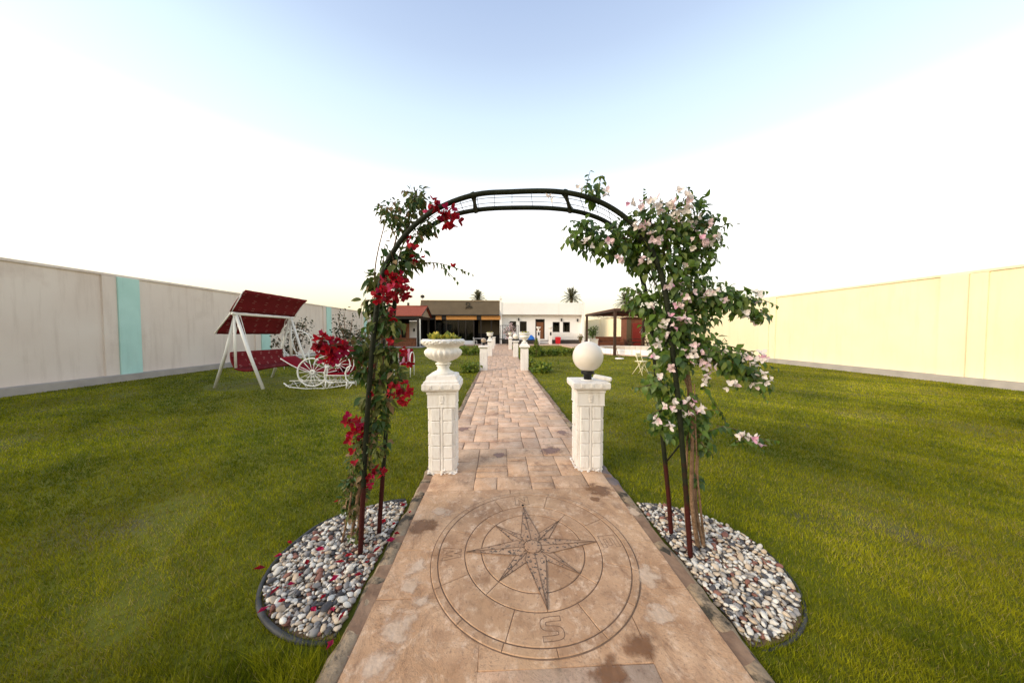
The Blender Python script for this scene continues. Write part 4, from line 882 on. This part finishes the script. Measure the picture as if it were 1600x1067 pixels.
for sx in (-.55, .55): MB().box(sx-.04, sx+.04, -.2, .2, 0, .25).build('leg', M['plinth'], t, world=False)

# ------------------------------------------------------------------ cooking pavilion
pv = thing('cooking_pavilion', (-10, 32.5, 0), 'red tiled open pavilion with brick counter and dark posts', 'pavilion')
xa, xb = -12.1, -7.95; ya, yb, yc = 30.0, 32.5, 35.0; ze, zr = at(640, 493, 30).z, at(640, 479, 32.5).z
n = 9
for j in range(n):     # tile courses, each a step proud of the one above
    f0, f1 = j/n, (j+1)/n
    y0, y1 = ya+(yb-ya)*f0, ya+(yb-ya)*f1; z0, z1 = ze+(zr-ze)*f0, ze+(zr-ze)*f1
    for sgn in (0, 1):
        Y_ = (lambda y: y) if not sgn else (lambda y: 2*yb-y)
        k = MB(); k.add([(xa, Y_(y0), z0+.05), (xb, Y_(y0), z0+.05), (xb, Y_(y1), z1+.02), (xa, Y_(y1), z1+.02), (xa, Y_(y0), z0-.05), (xb, Y_(y0), z0-.05), (xb, Y_(y1), z1-.06), (xa, Y_(y1), z1-.06)], [(0, 1, 2, 3), (4, 7, 6, 5), (0, 4, 5, 1), (1, 5, 6, 2), (3, 2, 6, 7), (0, 3, 7, 4)])
        k.build('tile_course', M['tile'], pv)
MB().tube([(xa, yb, zr+.03), (xb+.03, yb, zr+.03)], .09, 8).build('ridge_cap', M['tile'], pv, True)
MB().add([(xb-.25, ya+.25, ze-.03), (xb-.25, yc-.25, ze-.03), (xb-.25, yb, zr-.12), (xb-.31, ya+.25, ze-.03), (xb-.31, yc-.25, ze-.03), (xb-.31, yb, zr-.12)], [(0, 1, 2), (3, 5, 4), (0, 3, 4, 1), (1, 4, 5, 2), (2, 5, 3, 0)]).build('gable', M['gable'], pv)
for y_ in (ya, yc): MB().tube([(xb+.01, y_, ze-.02), (xb+.01, yb, zr-.02)], .05, 4).build('verge_board', M['frame'], pv)
part('beam', M['frame'], pv, (xa, xb-.32, ya+.2, ya+.4, ze-.32, ze-.06), (xb-.52, xb-.34, ya+.42, yc-.42, ze-.32, ze-.06), (xa, xb-.32, yc-.4, yc-.2, ze-.32, ze-.06))
part('ceiling', M['dark'], pv, (xa, xb-.55, ya+.42, yc-.42, ze-.12, ze-.07))
for x_, y_ in ((xb-.45, ya+.3), (xb-.45, yc-.3), (xa+.15, ya+.3), (xa+.15, yc-.3)): part('post', M['frame'], pv, (x_-.10, x_+.10, y_-.10, y_+.10, .03, ze-.32))
part('downpipe', M['iron_white'], pv, (xb-.30, xb-.2, ya+.24, ya+.34, .3, ze-.32))
part('floor', M['grey'], pv, (xa, xb+.2, ya-.9, yc, LAWN, .03))
part('rear_wall', M['dark'], pv, (xa, -10.55, yc-.75, yc-.55, .03, ze-.13))
part('side_screen', M['house'], pv, (-10.5, -9.45, yc-.75, yc-.55, .03, ze-.45))
fp = part('fireplace', M['brick'], pv, (-11.35, -10.5, yc-1.5, yc-.8, .03, 2.5)); 
k = MB().box(-11.15, -10.7, yc-1.53, yc-1.49, .9, 1.9); k.lathe([(.24, -.02), (.24, .02)], 16, (-10.925, yc-1.5, 1.9)); k.v = [(p-pv.location.x, q-pv.location.y, z) for p, q, z in k.v]; k.build('oven_mouth', M['soot_and_shade'], fp, world=False)  # black panel on solid brick: soot and the opening's shade as colour
part('wall_vent', M['plinth'], pv, (-10.05, -9.85, yc-.8, yc-.752, 1.6, 1.95))
for i in range(8):
    for j in range(3): part('counter_brick', M['brick'], pv, (-11.4+i*.33, -11.4+i*.33+.315, ya+.55, ya+1.1, .03+j*.27, .03+j*.27+.255), b=.012)
part('counter_top', M['wood'], pv, (-11.5, -8.65, ya+.45, ya+1.2, .845, .92)); part('rail_post', M['iron_white'], pv, (-8.62, -8.54, ya+.5, ya+.58, .03, .95), (-8.32, -8.25, ya+.5, ya+.58, .03, .95))
part('chimney_pipe', M['plinth'], pv, (-10.25, -10.05, yb+.2, yb+.4, zr-.1, zr+.45))

# ------------------------------------------------------------------ pergola, pool, benches, hut
pg = thing('pergola', (10.2, 22, 0), 'dark brown steel pergola with flat roof beside the round pool', 'pergola')
ph = 3.06
for x_, y_ in ((7.75, 19.0), (7.75, 25.2), (12.9, 19.0), (12.9, 25.2)): part('post', M['dwood'], pg, (x_-.08, x_+.08, y_-.08, y_+.08, LAWN, ph-.13))
part('beam', M['dwood'], pg, (7.62, 13.03, 18.87, 19.13, ph-.13, ph), (7.62, 13.03, 25.07, 25.33, ph-.13, ph), (7.62, 7.88, 19.135, 25.065, ph-.13, ph), (12.77, 13.03, 19.135, 25.065, ph-.13, ph))
for i in range(11): part('rafter', M['dwood'], pg, (7.885, 12.765, 19.5+i*.53, 19.58+i*.53, ph-.12, ph-.03))
part('roof_sheet', M['sofa'], pg, (7.65, 13.0, 18.9, 25.3, ph+.004, ph+.05))
k = MB(); r = random.Random(4)
for i in range(10):
    a = Vector((7.9, 19.6+i*.55, ph-.2)); b_ = Vector((12.7, 19.6+i*.55, ph-.2)); k.tube([a.lerp(b_, j/10)-Vector((0, 0, .18*math.sin(j/10*math.pi)**.5*r.uniform(.5, 1.2))) for j in range(11)], .012, 4)
k.build('string_lights', M['reddoor'], pg)
pool = thing('round_pool', (10.8, 21.5, LAWN), 'low round white rimmed stone pool on the lawn', 'pool')
n = 40; cm = None
for i in range(n):
    a0, a1 = 2*math.pi*i/n+.004, 2*math.pi*(i+1)/n-.004; vs = []
    for z in (LAWN, .30, .34):
        for rr_, a in ((2.85, a0), (3.3, a0), (3.3, a1), (2.85, a1)): vs.append(((rr_ if z < .34 else (rr_-.02 if rr_ > 3 else rr_+.02))*math.cos(a), (rr_ if z < .34 else (rr_-.02 if rr_ > 3 else rr_+.02))*math.sin(a), z-LAWN))
    MB().add(vs, [(0, 1, 5, 4), (1, 2, 6, 5), (2, 3, 7, 6), (3, 0, 4, 7), (4, 5, 9, 8), (5, 6, 10, 9), (6, 7, 11, 10), (7, 4, 8, 11), (8, 9, 10, 11)]).build('coping_stone', M['house'] if i % 5 else M['white'], pool, world=False)
MB().lathe([(2.86, 0), (2.86, .06), (0, .062)], 40).build('pool_floor', M['terrace'], pool, world=False)
MB().lathe([(3.62, -.05), (3.62, .05), (3.29, .055)], 48).build('pool_apron', M['terrace'], pool, world=False)
tag(MB().box(7.0, 14.1, 25.8, 33.4, LAWN-.05, .12).build('patio', M['terrace']), kind='structure')
sf = thing('garden_sofa', (11.0, 28.2, .12), 'long brown wooden bench seat on the patio by the cream wall', 'bench'); 
MB().box(-1.3, 1.3, .35, .45, .1, .95, b=.02).build('backrest', M['sofa'], sf, world=False); MB().box(-1.2, 1.2, -.35, .35, .1, .42, b=.02).build('seat', M['sofa'], sf, world=False)
for s in (-1, 1): MB().box(s*1.25-.05, s*1.25+.05, -.4, .45, 0, .8, b=.02).build('arm', M['sofa'], sf, world=False)
pb = thing('picnic_bench', (13.0, 26.6, .12), 'dark wooden picnic table with slatted seats near the red door', 'picnic table')
for i in range(4): MB().box(-.9, .9, -.38+i*.195, -.2+i*.195, .74, .78).build('top_slat', M['dwood'], pb, world=False)
for s in (-1, 1):
    for i in range(2): MB().box(-.9, .9, s*.75-.16+i*.17, s*.75-.02+i*.17, .43, .47).build('seat_slat', M['dwood'], pb, world=False)
    MB().tube([(s*.7, -.75, 0), (s*.7, -.2, .74)], .04, 4).build('leg', M['dwood'], pb, world=False); MB().tube([(s*.7, .75, 0), (s*.7, .2, .74)], .04, 4).build('leg', M['dwood'], pb, world=False); MB().box(s*.7-.03, s*.7+.03, -.9, .9, .36, .428).build('cross_bar', M['dwood'], pb, world=False)
ht = thing('garden_hut', (13.68, 28.9, .12), 'small wooden hut with dark red door against the cream wall', 'hut')
MB().box(-.95, .65, -.6, .7, 0, 2.75).build('body', M['sofa'], ht, world=False); MB().box(-1.1, .68, -.8, .72, 2.752, 2.9, b=.03).build('roof', M['dwood'], ht, world=False); MB().box(-.35, .55, -.66, -.602, .04, 2.3, b=.015).build('door', M['reddoor'], ht, world=False); MB().box(-.94, -.5, -.64, -.602, .0, 2.7).build('corner_board', M['tan'], ht, world=False)
# stool and sprinkler on the lawn
st = thing('folding_stool', (5.28, 10.5, LAWN), 'cream metal folding stool standing alone on the lawn', 'stool', rz=.5)
for s in (-1, 1):
    MB().tube([(s*.2, -.22, 0), (s*.15, .02, .5), (s*.13, .12, .82)], .014, 6).build('leg', M['iron_cream'], st, True, False); MB().tube([(s*.19, .22, 0), (s*.15, -.12, .5)], .014, 6).build('leg', M['iron_cream'], st, True, False)
MB().box(-.18, .18, -.16, .14, .49, .515, b=.008).build('seat', M['iron_cream'], st, world=False); MB().box(-.15, .15, .10, .125, .66, .80, b=.008).build('backrest', M['iron_cream'], st, world=False)
MB().tube([(-.19, -.18, .08), (.15, .0, .42)], .010, 5).build('brace', M['iron_cream'], st, True, False); MB().tube([(.19, -.18, .08), (-.15, .0, .42)], .010, 5).build('brace', M['iron_cream'], st, True, False)
p = gnd(968, 561, LAWN); sp = thing('sprinkler', (p.x, p.y, LAWN), 'white disc and slanted rod stuck in the lawn before the pool', 'sprinkler'); MB().lathe([(.24, 0), (.26, .04), (.22, .07), (0, .075)], 24).build('disc', M['white'], sp, True, False); MB().tube([(0, 0, .05), (-.12, 0, .35), (-.22, 0, .75)], .018, 6).build('rod', M['gable'], sp, True, False)

# ------------------------------------------------------------------ swing
sw = thing('garden_swing', (-7.25, 9.3, LAWN), 'white framed garden swing with red patterned canopy and seat', 'swing')
y0, y1 = 8.3, 10.25; bx0, bx1 = -7.27, -7.17; bz = 2.05
MB().tube([(bx0, y0-.1, bz), (bx1, y1+.1, bz-.02)], .042, 8).build('top_bar', M['iron_white'], sw, True)
for y_, bx in ((y0, bx0), (y1, bx1)):
    for fx, dy in ((.68, .0), (-.85, .25)): 
        MB().tube([(bx, y_, bz), (bx+fx*.45, y_+dy*.5, bz*.5), (bx+fx, y_+dy, LAWN)], .04, 8).build('leg', M['iron_white'], sw, True)
MB().tube([(bx1-.02, y1+.02, bz), (bx1-.02, y1+.02, .55)], .04, 8).build('post', M['iron_white'], sw, True); MB().tube([(bx0-.02, y0-.02, bz), (bx0-.02, y0-.02, .55)], .03, 8).build('post', M['iron_white'], sw, True)
def cloth(P00, P10, P01, P11, nu, nv, sag, m, name, parent, flecks=0, th=.02, seed=1):
    P = lambda u, v: P00.lerp(P10, u).lerp(P01.lerp(P11, u), v)
    nrm = (P10-P00).cross(P01-P00).normalized(); k = MB(); vs = []
    f = lambda u, v: P(u, v)+nrm*(sag*math.sin(math.pi*v)*(1+.3*math.sin(9*u))+.006*math.sin(u*40))
    for off in (0, th):
        for i in range(nu+1):
            for j in range(nv+1): vs.append(f(i/nu, j/nv)-nrm*off)
    w_ = nv+1; q = (nu+1)*w_; fs = []
    for i in range(nu):
        for j in range(nv): a = i*w_+j; fs += [(a, a+w_, a+w_+1, a+1), (q+a, q+a+1, q+a+w_+1, q+a+w_)]
    for i in range(nu): fs += [(i*w_, q+i*w_, q+(i+1)*w_, (i+1)*w_), (i*w_+nv, (i+1)*w_+nv, q+(i+1)*w_+nv, q+i*w_+nv)]
    for j in range(nv): fs += [(j, j+1, q+j+1, q+j), (nu*w_+j, q+nu*w_+j, q+nu*w_+j+1, nu*w_+j+1)]
    o = k.add(vs, fs).build(name, m, parent, True)
    if flecks:
        kk = MB(); U = (P10-P00).normalized(); V = (P01-P00).normalized()
        for side in (1, -1):
            for i in range(flecks):
                for j in range(3):
                    for a in range(3):
                        for b_ in range(2):
                            u, v = (i+.35+.22*(j-1))/flecks+(a-1)*.012, (j+.5)/3+(b_-.5)*.09
                            if not (0 < u < 1): continue
                            c = f(u, v)+nrm*(.004 if side > 0 else -th-.004); s = .008
                            kk.add([c-U*s-V*s, c+U*s-V*s, c+U*s+V*s, c-U*s+V*s], [(0, 1, 2, 3)])
        kk.v = [tuple(Vector(v_)-WL(sw)) for v_ in kk.v]; tag(kk.build('woven_flecks', M['fleck'], o, world=False), kind='stuff')
    return o
cloth(Vector((-6.82, y0-.2, 2.68)), Vector((-6.72, y1+.2, 2.66)), Vector((-7.25, y0-.2, 2.10)), Vector((-7.15, y1+.2, 2.08)), 20, 6, .03, M['red_fabric'], 'canopy', sw, 6)
cloth(Vector((-7.33, y0-.1, 2.02)), Vector((-7.23, y1+.06, 2.0)), Vector((-7.7, y0-.1, 1.5)), Vector((-7.6, y1+.06, 1.48)), 20, 6, .03, M['red_fabric'], 'canopy_rear', sw, 5)
for a, b_ in (((-6.82, y0-.2, 2.68), (-7.7, y0-.1, 1.5)), ((-6.72, y1+.2, 2.66), (-7.6, y1+.1, 1.48))): MB().tube([(a[0]-.05, a[1], a[2]-.03), ((a[0]+b_[0])/2-.03, (a[1]+b_[1])/2, (a[2]+b_[2])/2-.06), (b_[0]-.04, b_[1], b_[2])], .016, 6).build('canopy_rod', M['iron_white'], sw, True)
cloth(Vector((-7.50, y0+.05, .98)), Vector((-7.42, y1-.1, .96)), Vector((-7.38, y0+.05, .50)), Vector((-7.30, y1-.1, .50)), 16, 6, .05, M['red_fabric'], 'backrest', sw, 6, .05)
cloth(Vector((-7.38, y0+.05, .50)), Vector((-7.30, y1-.1, .50)), Vector((-6.86, y0+.05, .47)), Vector((-6.80, y1-.1, .46)), 16, 6, .05, M['red_fabric'], 'seat', sw, 6, .05)
for y_ in (y0+.08, y1-.12):
    for x_, z_ in ((-7.47, .95), (-6.84, .47)): MB().tube([(x_, y_, z_), (-7.23, y_, bz)], .009, 5).build('hanger', M['iron_white'], sw)

# ------------------------------------------------------------------ white wheel planter chairs
def wheel(parent, c, rad, name='wheel', spokes=14, rim=.022):
    wlo = MB().ring(c, rad, rim, 'y', 32, 6).build(name, M['iron_white'], parent, True, False)
    h = MB().ring(c, .05, .03, 'y', 10, 6); h.build('hub', M['iron_white'], wlo, True, False)
    k = MB()
    for i in range(spokes):
        a = 2*math.pi*i/spokes; u = Vector((math.cos(a), 0, math.sin(a))); c_ = Vector(c); k.tube([c_+u*.05, c_+u*(rad-.01)], .009, 4)
    k.build('spokes', M['iron_white'], wlo, True, False); return wlo
ch = thing('carriage_chaise', (-5.25, 8.65, LAWN), 'white wheeled rocking chaise with red cushions beside the swing', 'garden chaise', rz=R(4))
for s in (-.38, .38):
    wheel(ch, (0, s, .47), .39)
    MB().tube([(-.75, s, .18), (-.62, s, .07), (-.2, s, .01), (.35, s, .01), (.85, s, .09), (1.0, s, .18)], .016, 6).build('runner', M['iron_white'], ch, True, False)
    k = MB()
    for i in range(7): k.tube([(-.6+.22*i, s, .04), (-.49+.22*i, s, .24), (-.38+.22*i, s, .04)], .010, 5)
    k.tube([(-.6, s, .24), (.9, s, .24)], .012, 5); k.build('lattice', M['iron_white'], ch, True, False)
for x_ in (-.7, -.2, .4, .9): MB().tube([(x_, -.38, .09), (x_, .38, .09)], .012, 5).build('cross_bar', M['iron_white'], ch, True, False)
def cushion(parent, prof, y0_, y1_, th, m, name):
    ps = spline([Vector((x, 0, z)) for x, z in prof], 5); k = MB(); vs = []; n_ = len(ps)
    for i, p_ in enumerate(ps):
        d = (ps[min(i+1, n_-1)]-ps[max(i-1, 0)]).normalized(); nn = Vector((-d.z, 0, d.x))
        for y_, o_ in ((y0_, -.3), (y0_, .3), (y0_+.05, .5), (y1_-.05, .5), (y1_, .3), (y1_, -.3)): q_ = p_+nn*th*o_; vs.append((q_.x, y_, q_.z))
    fs = [(i*6+j, i*6+(j+1) % 6, (i+1)*6+(j+1) % 6, (i+1)*6+j) for i in range(n_-1) for j in range(6)]+[(5, 4, 3, 2, 1, 0), tuple((n_-1)*6+j for j in range(6))]
    o = k.add(vs, [f[::-1] for f in fs]).build(name, m, parent, True, False)
    e = MB()
    for y_ in (y0_-.012, y1_+.012): e.tube([(p_.x, y_, p_.z) for p_ in ps], .014, 5)
    e.build('piping', M['iron_white'], o, True, False); return o
cushion(ch, [(-.85, .86), (-.55, .66), (-.2, .50), (.3, .45), (.62, .50)], -.32, .32, .09, M['red_cushion'], 'lounge_cushion')
sh = thing('carriage_chair', (-4.62, 8.85, LAWN), 'white carriage chair with round red hood and small spoked wheel', 'garden chair', rz=R(2))
hood = [(-.02+.40*math.cos(a), .72+.42*math.sin(a)) for a in [R(150-200*i/9) for i in range(10)]]
cushion(sh, hood, -.28, .28, .06, M['red_cushion'], 'hood')
k = MB().lathe([(.35, 0), (.35, .02), (0, .021)], 24); k.v = [(x, .22-z, y+.66) for x, y, z in k.v]; k.build('hood_side', M['red_cushion'], sh, world=False)
for s in (-.32, .32): wheel(sh, (-.05, s, .66), .33, 'wheel', 12, .016)
cushion(sh, [(-.3, .42), (.1, .36), (.6, .40), (.75, .6)], -.26, .26, .08, M['red_cushion'], 'seat')
for s in (-.3, .3): MB().tube([(-.3, s, .36), (-.3, s, .0)], .016, 6).build('leg', M['iron_white'], sh, True, False); MB().tube([(.7, s, .4), (.7, s, .0)], .016, 6).build('leg', M['iron_white'], sh, True, False)
def scroll_bench(loc, rz, lab):
    t = thing('scroll_bench', loc, lab, 'garden bench', 'white scroll framed benches', rz)
    for x_ in (-.30, .30):
        MB().tube([(x_+.12, -.15, .66), (x_+.02, -.15, .60), (x_-.04, -.15, .45), (x_-.02, -.15, .28), (x_+.08, -.15, .18), (x_+.22, -.15, .16)], .022, 6).build('scroll', M['iron_white'], t, True, False)
        MB().tube([(x_, -.15, .22), (x_-.02, -.15, 0)], .018, 6).build('leg', M['iron_white'], t, True, False); MB().tube([(x_+.16, -.15, .17), (x_+.03, -.15, 0)], .014, 6).build('leg', M['iron_white'], t, True, False)
        MB().tube([(x_+.12, .3, .60), (x_-.02, .3, .4), (x_, .3, .2), (x_, .3, 0)], .018, 6).build('leg', M['iron_white'], t, True, False)
    for y_, z_ in ((-.15, .38), (-.15, .2), (.3, .38)): MB().tube([(-.34, y_, z_), (.5, y_, z_)], .012, 6).build('rail', M['iron_white'], t, True, False)
    MB().box(-.28, .5, -.13, .3, .39, .44, b=.015).build('seat', M['red_cushion'], t, world=False)
    return t
p = gnd(531, 606, LAWN); scroll_bench((p.x, p.y, LAWN), R(-4), 'white scroll framed low bench with red seat behind the arch leg')
wheel_t = thing('wheel_ornament', (gnd(553, 592, LAWN).x, gnd(553, 592, LAWN).y, LAWN), 'small white spoked wheel standing by the scroll bench', 'wheel'); wheel(wheel_t, (0, 0, .30), .28, 'rim', 12, .014); MB().tube([(0, 0, 0), (0, 0, .3)], .015, 5).build('stand', M['iron_white'], wheel_t, True, False)
p = gnd(632, 588, LAWN); bc = thing('hoop_chair', (p.x, p.y, LAWN), 'white hoop armed chair with red striped cushion behind the vine', 'garden chair')
for s in (-.28, .28): MB().ring((s, 0, .62), .26, .018, 'x', 20, 6).build('arm_hoop', M['iron_white'], bc, True, False); MB().tube([(s, -.2, .45), (s, -.24, 0)], .016, 6).build('leg', M['iron_white'], bc, True, False); MB().tube([(s, .2, .45), (s, .24, 0)], .016, 6).build('leg', M['iron_white'], bc, True, False)
for i in range(5): MB().box(-.25+i*.1, -.16+i*.1, -.2, .2, .42, .50, b=.015).build('seat_stripe', M['red_cushion'] if i % 2 == 0 else PINKB[2], bc, world=False)
for i in range(5): MB().box(-.25+i*.1, -.16+i*.1, .2, .27, .5, .98, b=.015).build('back_stripe', M['red_cushion'] if i % 2 == 0 else PINKB[2], bc, world=False)
# round white iron arbour seat behind the swing and rail by the wall
p = at(463, 535, 12.6); hb = thing('hoop_arbour', (p.x, p.y, LAWN), 'round white iron hoop arbour behind the swing post', 'arbour')
for i, (dx, rad, yy) in enumerate(((0, .62, 0), (-.22, .60, .35), (.18, .48, .2))): MB().ring((dx, yy, .78+.3), rad, .016, 'y', 32, 5).build('hoop', M['iron_white'], hb, True, False)
for sx in (-.5, .5): MB().tube([(sx, 0, .72), (sx*1.05, 0, 0)], .016, 5).build('leg', M['iron_white'], hb, True, False)
for i in range(6): MB().tube([(-.5+i*.2, 0, .6), (-.5+i*.2, .35, .6)], .010, 5).build('seat_bar', M['iron_white'], hb, True, False)
MB().tube([(-.55, 0, .6), (.55, 0, .6)], .014, 5).build('seat_rail', M['iron_white'], hb, True, False)
p = gnd(420, 562, LAWN); wb = thing('wire_bench', (p.x, p.y, LAWN), 'white wire backed bench in front of the mint pilaster', 'bench')
MB().tube([(-1, .3, .95), (1, .3, .95)], .02, 6).build('top_rail', M['iron_white'], wb, True, False); MB().tube([(-1, .3, .5), (1, .3, .5)], .018, 6).build('seat_rail', M['iron_white'], wb, True, False); MB().box(-1, 1, -.25, .28, .45, .49, b=.01).build('seat', M['iron_white'], wb, world=False)
for i in range(9): MB().tube([(-.96+i*.24, .3, .5), (-.96+i*.24, .3, .95)], .010, 5).build('back_bar', M['iron_white'], wb, True, False)
for sx in (-.9, .9):
    for sy in (-.2, .28): MB().tube([(sx, sy, 0), (sx, sy, .45)], .018, 5).build('leg', M['iron_white'], wb, True, False)

# ------------------------------------------------------------------ shrubs, hedges, palms
def shrub(name, loc, h, rad, n, mats, lab, cat, seed, leaf=.07, shape='ball', grp=None, trunk=True, sparse=False, bloom=None):
    r = random.Random(seed); t = thing(name, loc, lab, cat, grp); k = MB(); lv_ = MB()
    tips = []
    nb = 9 if trunk else 14
    for i in range(nb):
        a = 2.4*i; f = r.uniform(.35, 1)
        e = Vector((math.cos(a)*rad*f*.8, math.sin(a)*rad*f*.8, h*r.uniform(.55, 1.0)*(1-.3*f if shape == 'ball' else 1)))
        m_ = Vector((e.x*.35+r.uniform(-.05, .05), e.y*.35, e.z*.5)); k.tube(spline([Vector((r.uniform(-.03, .03), r.uniform(-.03, .03), 0)), m_, e], 4), [.018*h]*1+[.012*h]*4+[.007*h]*3+[.003*h], 5)
        tips += [m_.lerp(e, q) for q in (.1, .35, .6, .85, 1)]
        for j in range(3):
            s0 = m_.lerp(e, r.random()); s1 = s0+rv(r)*rad*.45+Vector((0, 0, .08*h)); k.tube([s0, s1], [.006*h, .002*h], 4); tips += [s1, s0.lerp(s1, .5)]
    k.build('trunk', M['bark'], t, True, False)
    for i in range(n):
        if shape == 'ball' or sparse:
            c = r.choice(tips)+rv(r)*rad*(.30 if sparse else .42)
        elif shape == 'cone':
            z = r.random()**1.2; a = r.uniform(0, 6.28); q = rad*(1-z**1.6)*r.uniform(.6, 1.05); c = Vector((q*math.cos(a), q*math.sin(a), z*h))
        c.z = max(c.z, .03)
        d = rv(r)+Vector((0, 0, -.2 if shape == 'ball' else .8)); m3 = orient(d, rv(r)); s = leaf*r.uniform(.7, 1.3); lv_.cur = r.randrange(len(mats)) if not bloom or r.random() > bloom else len(mats)-1
        tv, tf = LT[r.randrange(4)]; lv_.add([c+m3 @ (Vector(v)*s) for v in tv], tf)
    lv_.build('crown', mats, t, True, False); return t
WB = lambda px, Y: at(px, 518, Y).x
shrub('wall_shrub', (WB(541, 16), 16, LAWN), 2.9, 1.0, 420, DUSTY, 'tall twiggy dark shrub against the beige wall beside the mint pilaster', 'shrub', 1, .13, sparse=True)
shrub('wall_shrub', (WB(568, 17.5), 17.5, LAWN), 1.9, .8, 300, DUSTY+[DRY[2]], 'brownish shrub behind the red flowered arch leg', 'shrub', 2, .13, sparse=True)
shrub('wall_shrub', (WB(458, 13.6), 13.6, LAWN), 2.6, 1.0, 420, DUSTY, 'grey leaved shrub growing through the white hoop arbour', 'shrub', 3, .11, sparse=True)
shrub('low_bush', (WB(546, 15), 15, LAWN), .9, .8, 260, HEDGE[:1]+[LEAF[0]], 'low green bush at the foot of the twiggy wall shrub', 'bush', 4, .12)
shrub('grass_clump', (-1.18, 11.4, LAWN), .42, .42, 420, HEDGE, 'dark green leafy clump beside the smoked globe pillar', 'plant', 5, .11, trunk=False)
shrub('grass_clump', (1.62, 11.2, LAWN), .40, .46, 420, HEDGE, 'green leafy clump beside the pyramid plinth urn pillar', 'plant', 6, .11, trunk=False)
rh = random.Random(8)
for i in range(4): shrub('hedge_plant', (-1.15-i*.55, 20.2+rh.uniform(-.5, .5), LAWN), .62, .42, 240, HEDGE, 'low lime green hedge plant on the pavilion side of the path', 'hedge plant', 20+i, .13, grp='hedge plants on the pavilion side', trunk=False)
for i in range(9): shrub('hedge_plant', (1.75+i*.52, 19.0+rh.uniform(-.25, .25), LAWN), .55, .40, 240, HEDGE, 'low green hedge plant in the row towards the pool', 'hedge plant', 40+i, .13, grp='hedge plants in the row towards the pool', trunk=False)
for i in range(3): shrub('hedge_plant', (1.35, 12.6+i*1.6, LAWN), .5, .3, 200, HEDGE, 'low green plant along the path edge between urn and globe pillars', 'hedge plant', 60+i, .11, grp='plants along the path edge', trunk=False)
shrub('cypress', (WB(838, 18.3), 18.3, LAWN), 1.15, .28, 700, HEDGE, 'small upright green conifer in the hedge row', 'conifer', 70, .09, 'cone')
shrub('flowering_tree', (WB(796, 33.9), 33.9, .03), 2.75, 1.0, 420, [DUSTY[0], DRY[1], PINKB[1]], 'small tree with pink blossom in front of the house window', 'tree', 71, .17, sparse=True, bloom=.45)
pp = thing('box_planter', (8.5, 25.9, .12), 'white box planter under the pergola holding a round bush', 'planter'); MB().sqlathe([(.36, 0), (.38, .7), (.41, .7), (.41, .78), (.3, .78)]).build('box', M['house'], pp, world=False)
shrub('potted_bush', (8.5, 25.9, .88), 1.25, .5, 300, [LEAF[0], LEAF[1]], 'round green bush growing in the white box planter', 'bush', 72, .14)
shrub('wall_plant', (WB(907, 35), 35, .03), 1.6, .55, 160, [DRY[1], DRY[2], LEAF[1]], 'thin yellowish plant at the corner of the white house', 'plant', 73, .14, sparse=True)
shrub('wall_plant', (13.0, 25.55, .12), 2.4, .4, 220, [LEAF[1], PINKB[0]], 'tall white flowered climber beside the red hut door', 'plant', 74, .12, sparse=True)
shrub('dry_tree', (WB(938, 46), 46, LAWN), 5.0, 1.5, 120, DUSTY, 'bare branched tree rising behind the cream wall', 'tree', 75, .2, sparse=True)
def palm(loc, h, rad, seed, lab):
    r = random.Random(seed); t = thing('palm_tree', loc, lab, 'palm tree', 'date palms behind the house')
    prof = [(.30-.08*i/24+.03*(i % 2), (h-.2)*i/24) for i in range(25)]; MB().lathe(prof, 12).build('trunk', PALM[1], t, True, False)
    for i in range(34):
        a = i*2.399; el_ = R(82-95*(i/33)); ln = rad*r.uniform(.85, 1.1); k = MB(); pts = []
        d0 = Vector((math.cos(a)*math.cos(el_), math.sin(a)*math.cos(el_), math.sin(el_)))
        for j in range(9): f = j/8; pts.append(Vector((0, 0, h-.25))+d0*ln*f+Vector((0, 0, -.55*ln*f*f*math.cos(el_))))
        k.tube(pts, [.035-.028*j/8 for j in range(9)], 4)
        sd_ = d0.cross(Vector((0, 0, 1))); sd_ = sd_.normalized() if sd_.length > .05 else Vector((math.sin(a), -math.cos(a), 0))
        for j in range(2, 26):
            f = j/26; x = f*8; q = int(x); p_ = pts[q].lerp(pts[min(q+1, 8)], x-q); ax = (pts[min(q+1, 8)]-pts[q]).normalized() if q < 8 else d0
            l_ = rad*.30*math.sin(math.pi*(.12+.83*f))**.6
            for s in (-1, 1):
                e = p_+(sd_*s*.75+ax*.75+Vector((0, 0, -.15+r.uniform(-.2, .2)))).normalized()*l_; wv = ax*.035
                k.add([p_-wv, p_+wv, e], [(0, 1, 2)])
        k.build('frond', PALM[0], t, False, False)
    return t
palm((at(747, 466, 50).x, 50, LAWN), at(747, 469, 50).z+.5, 1.8, 1, 'date palm crown peeping over the brown restaurant roof')
palm((at(893, 464, 48).x, 48, LAWN), at(893, 468, 48).z+.5, 2.1, 2, 'date palm crown rising behind the white house roof')
palm((at(978, 472, 46).x, 46, LAWN), at(978, 474, 46).z+.5, 2.2, 3, 'date palm crown rising behind the pergola')
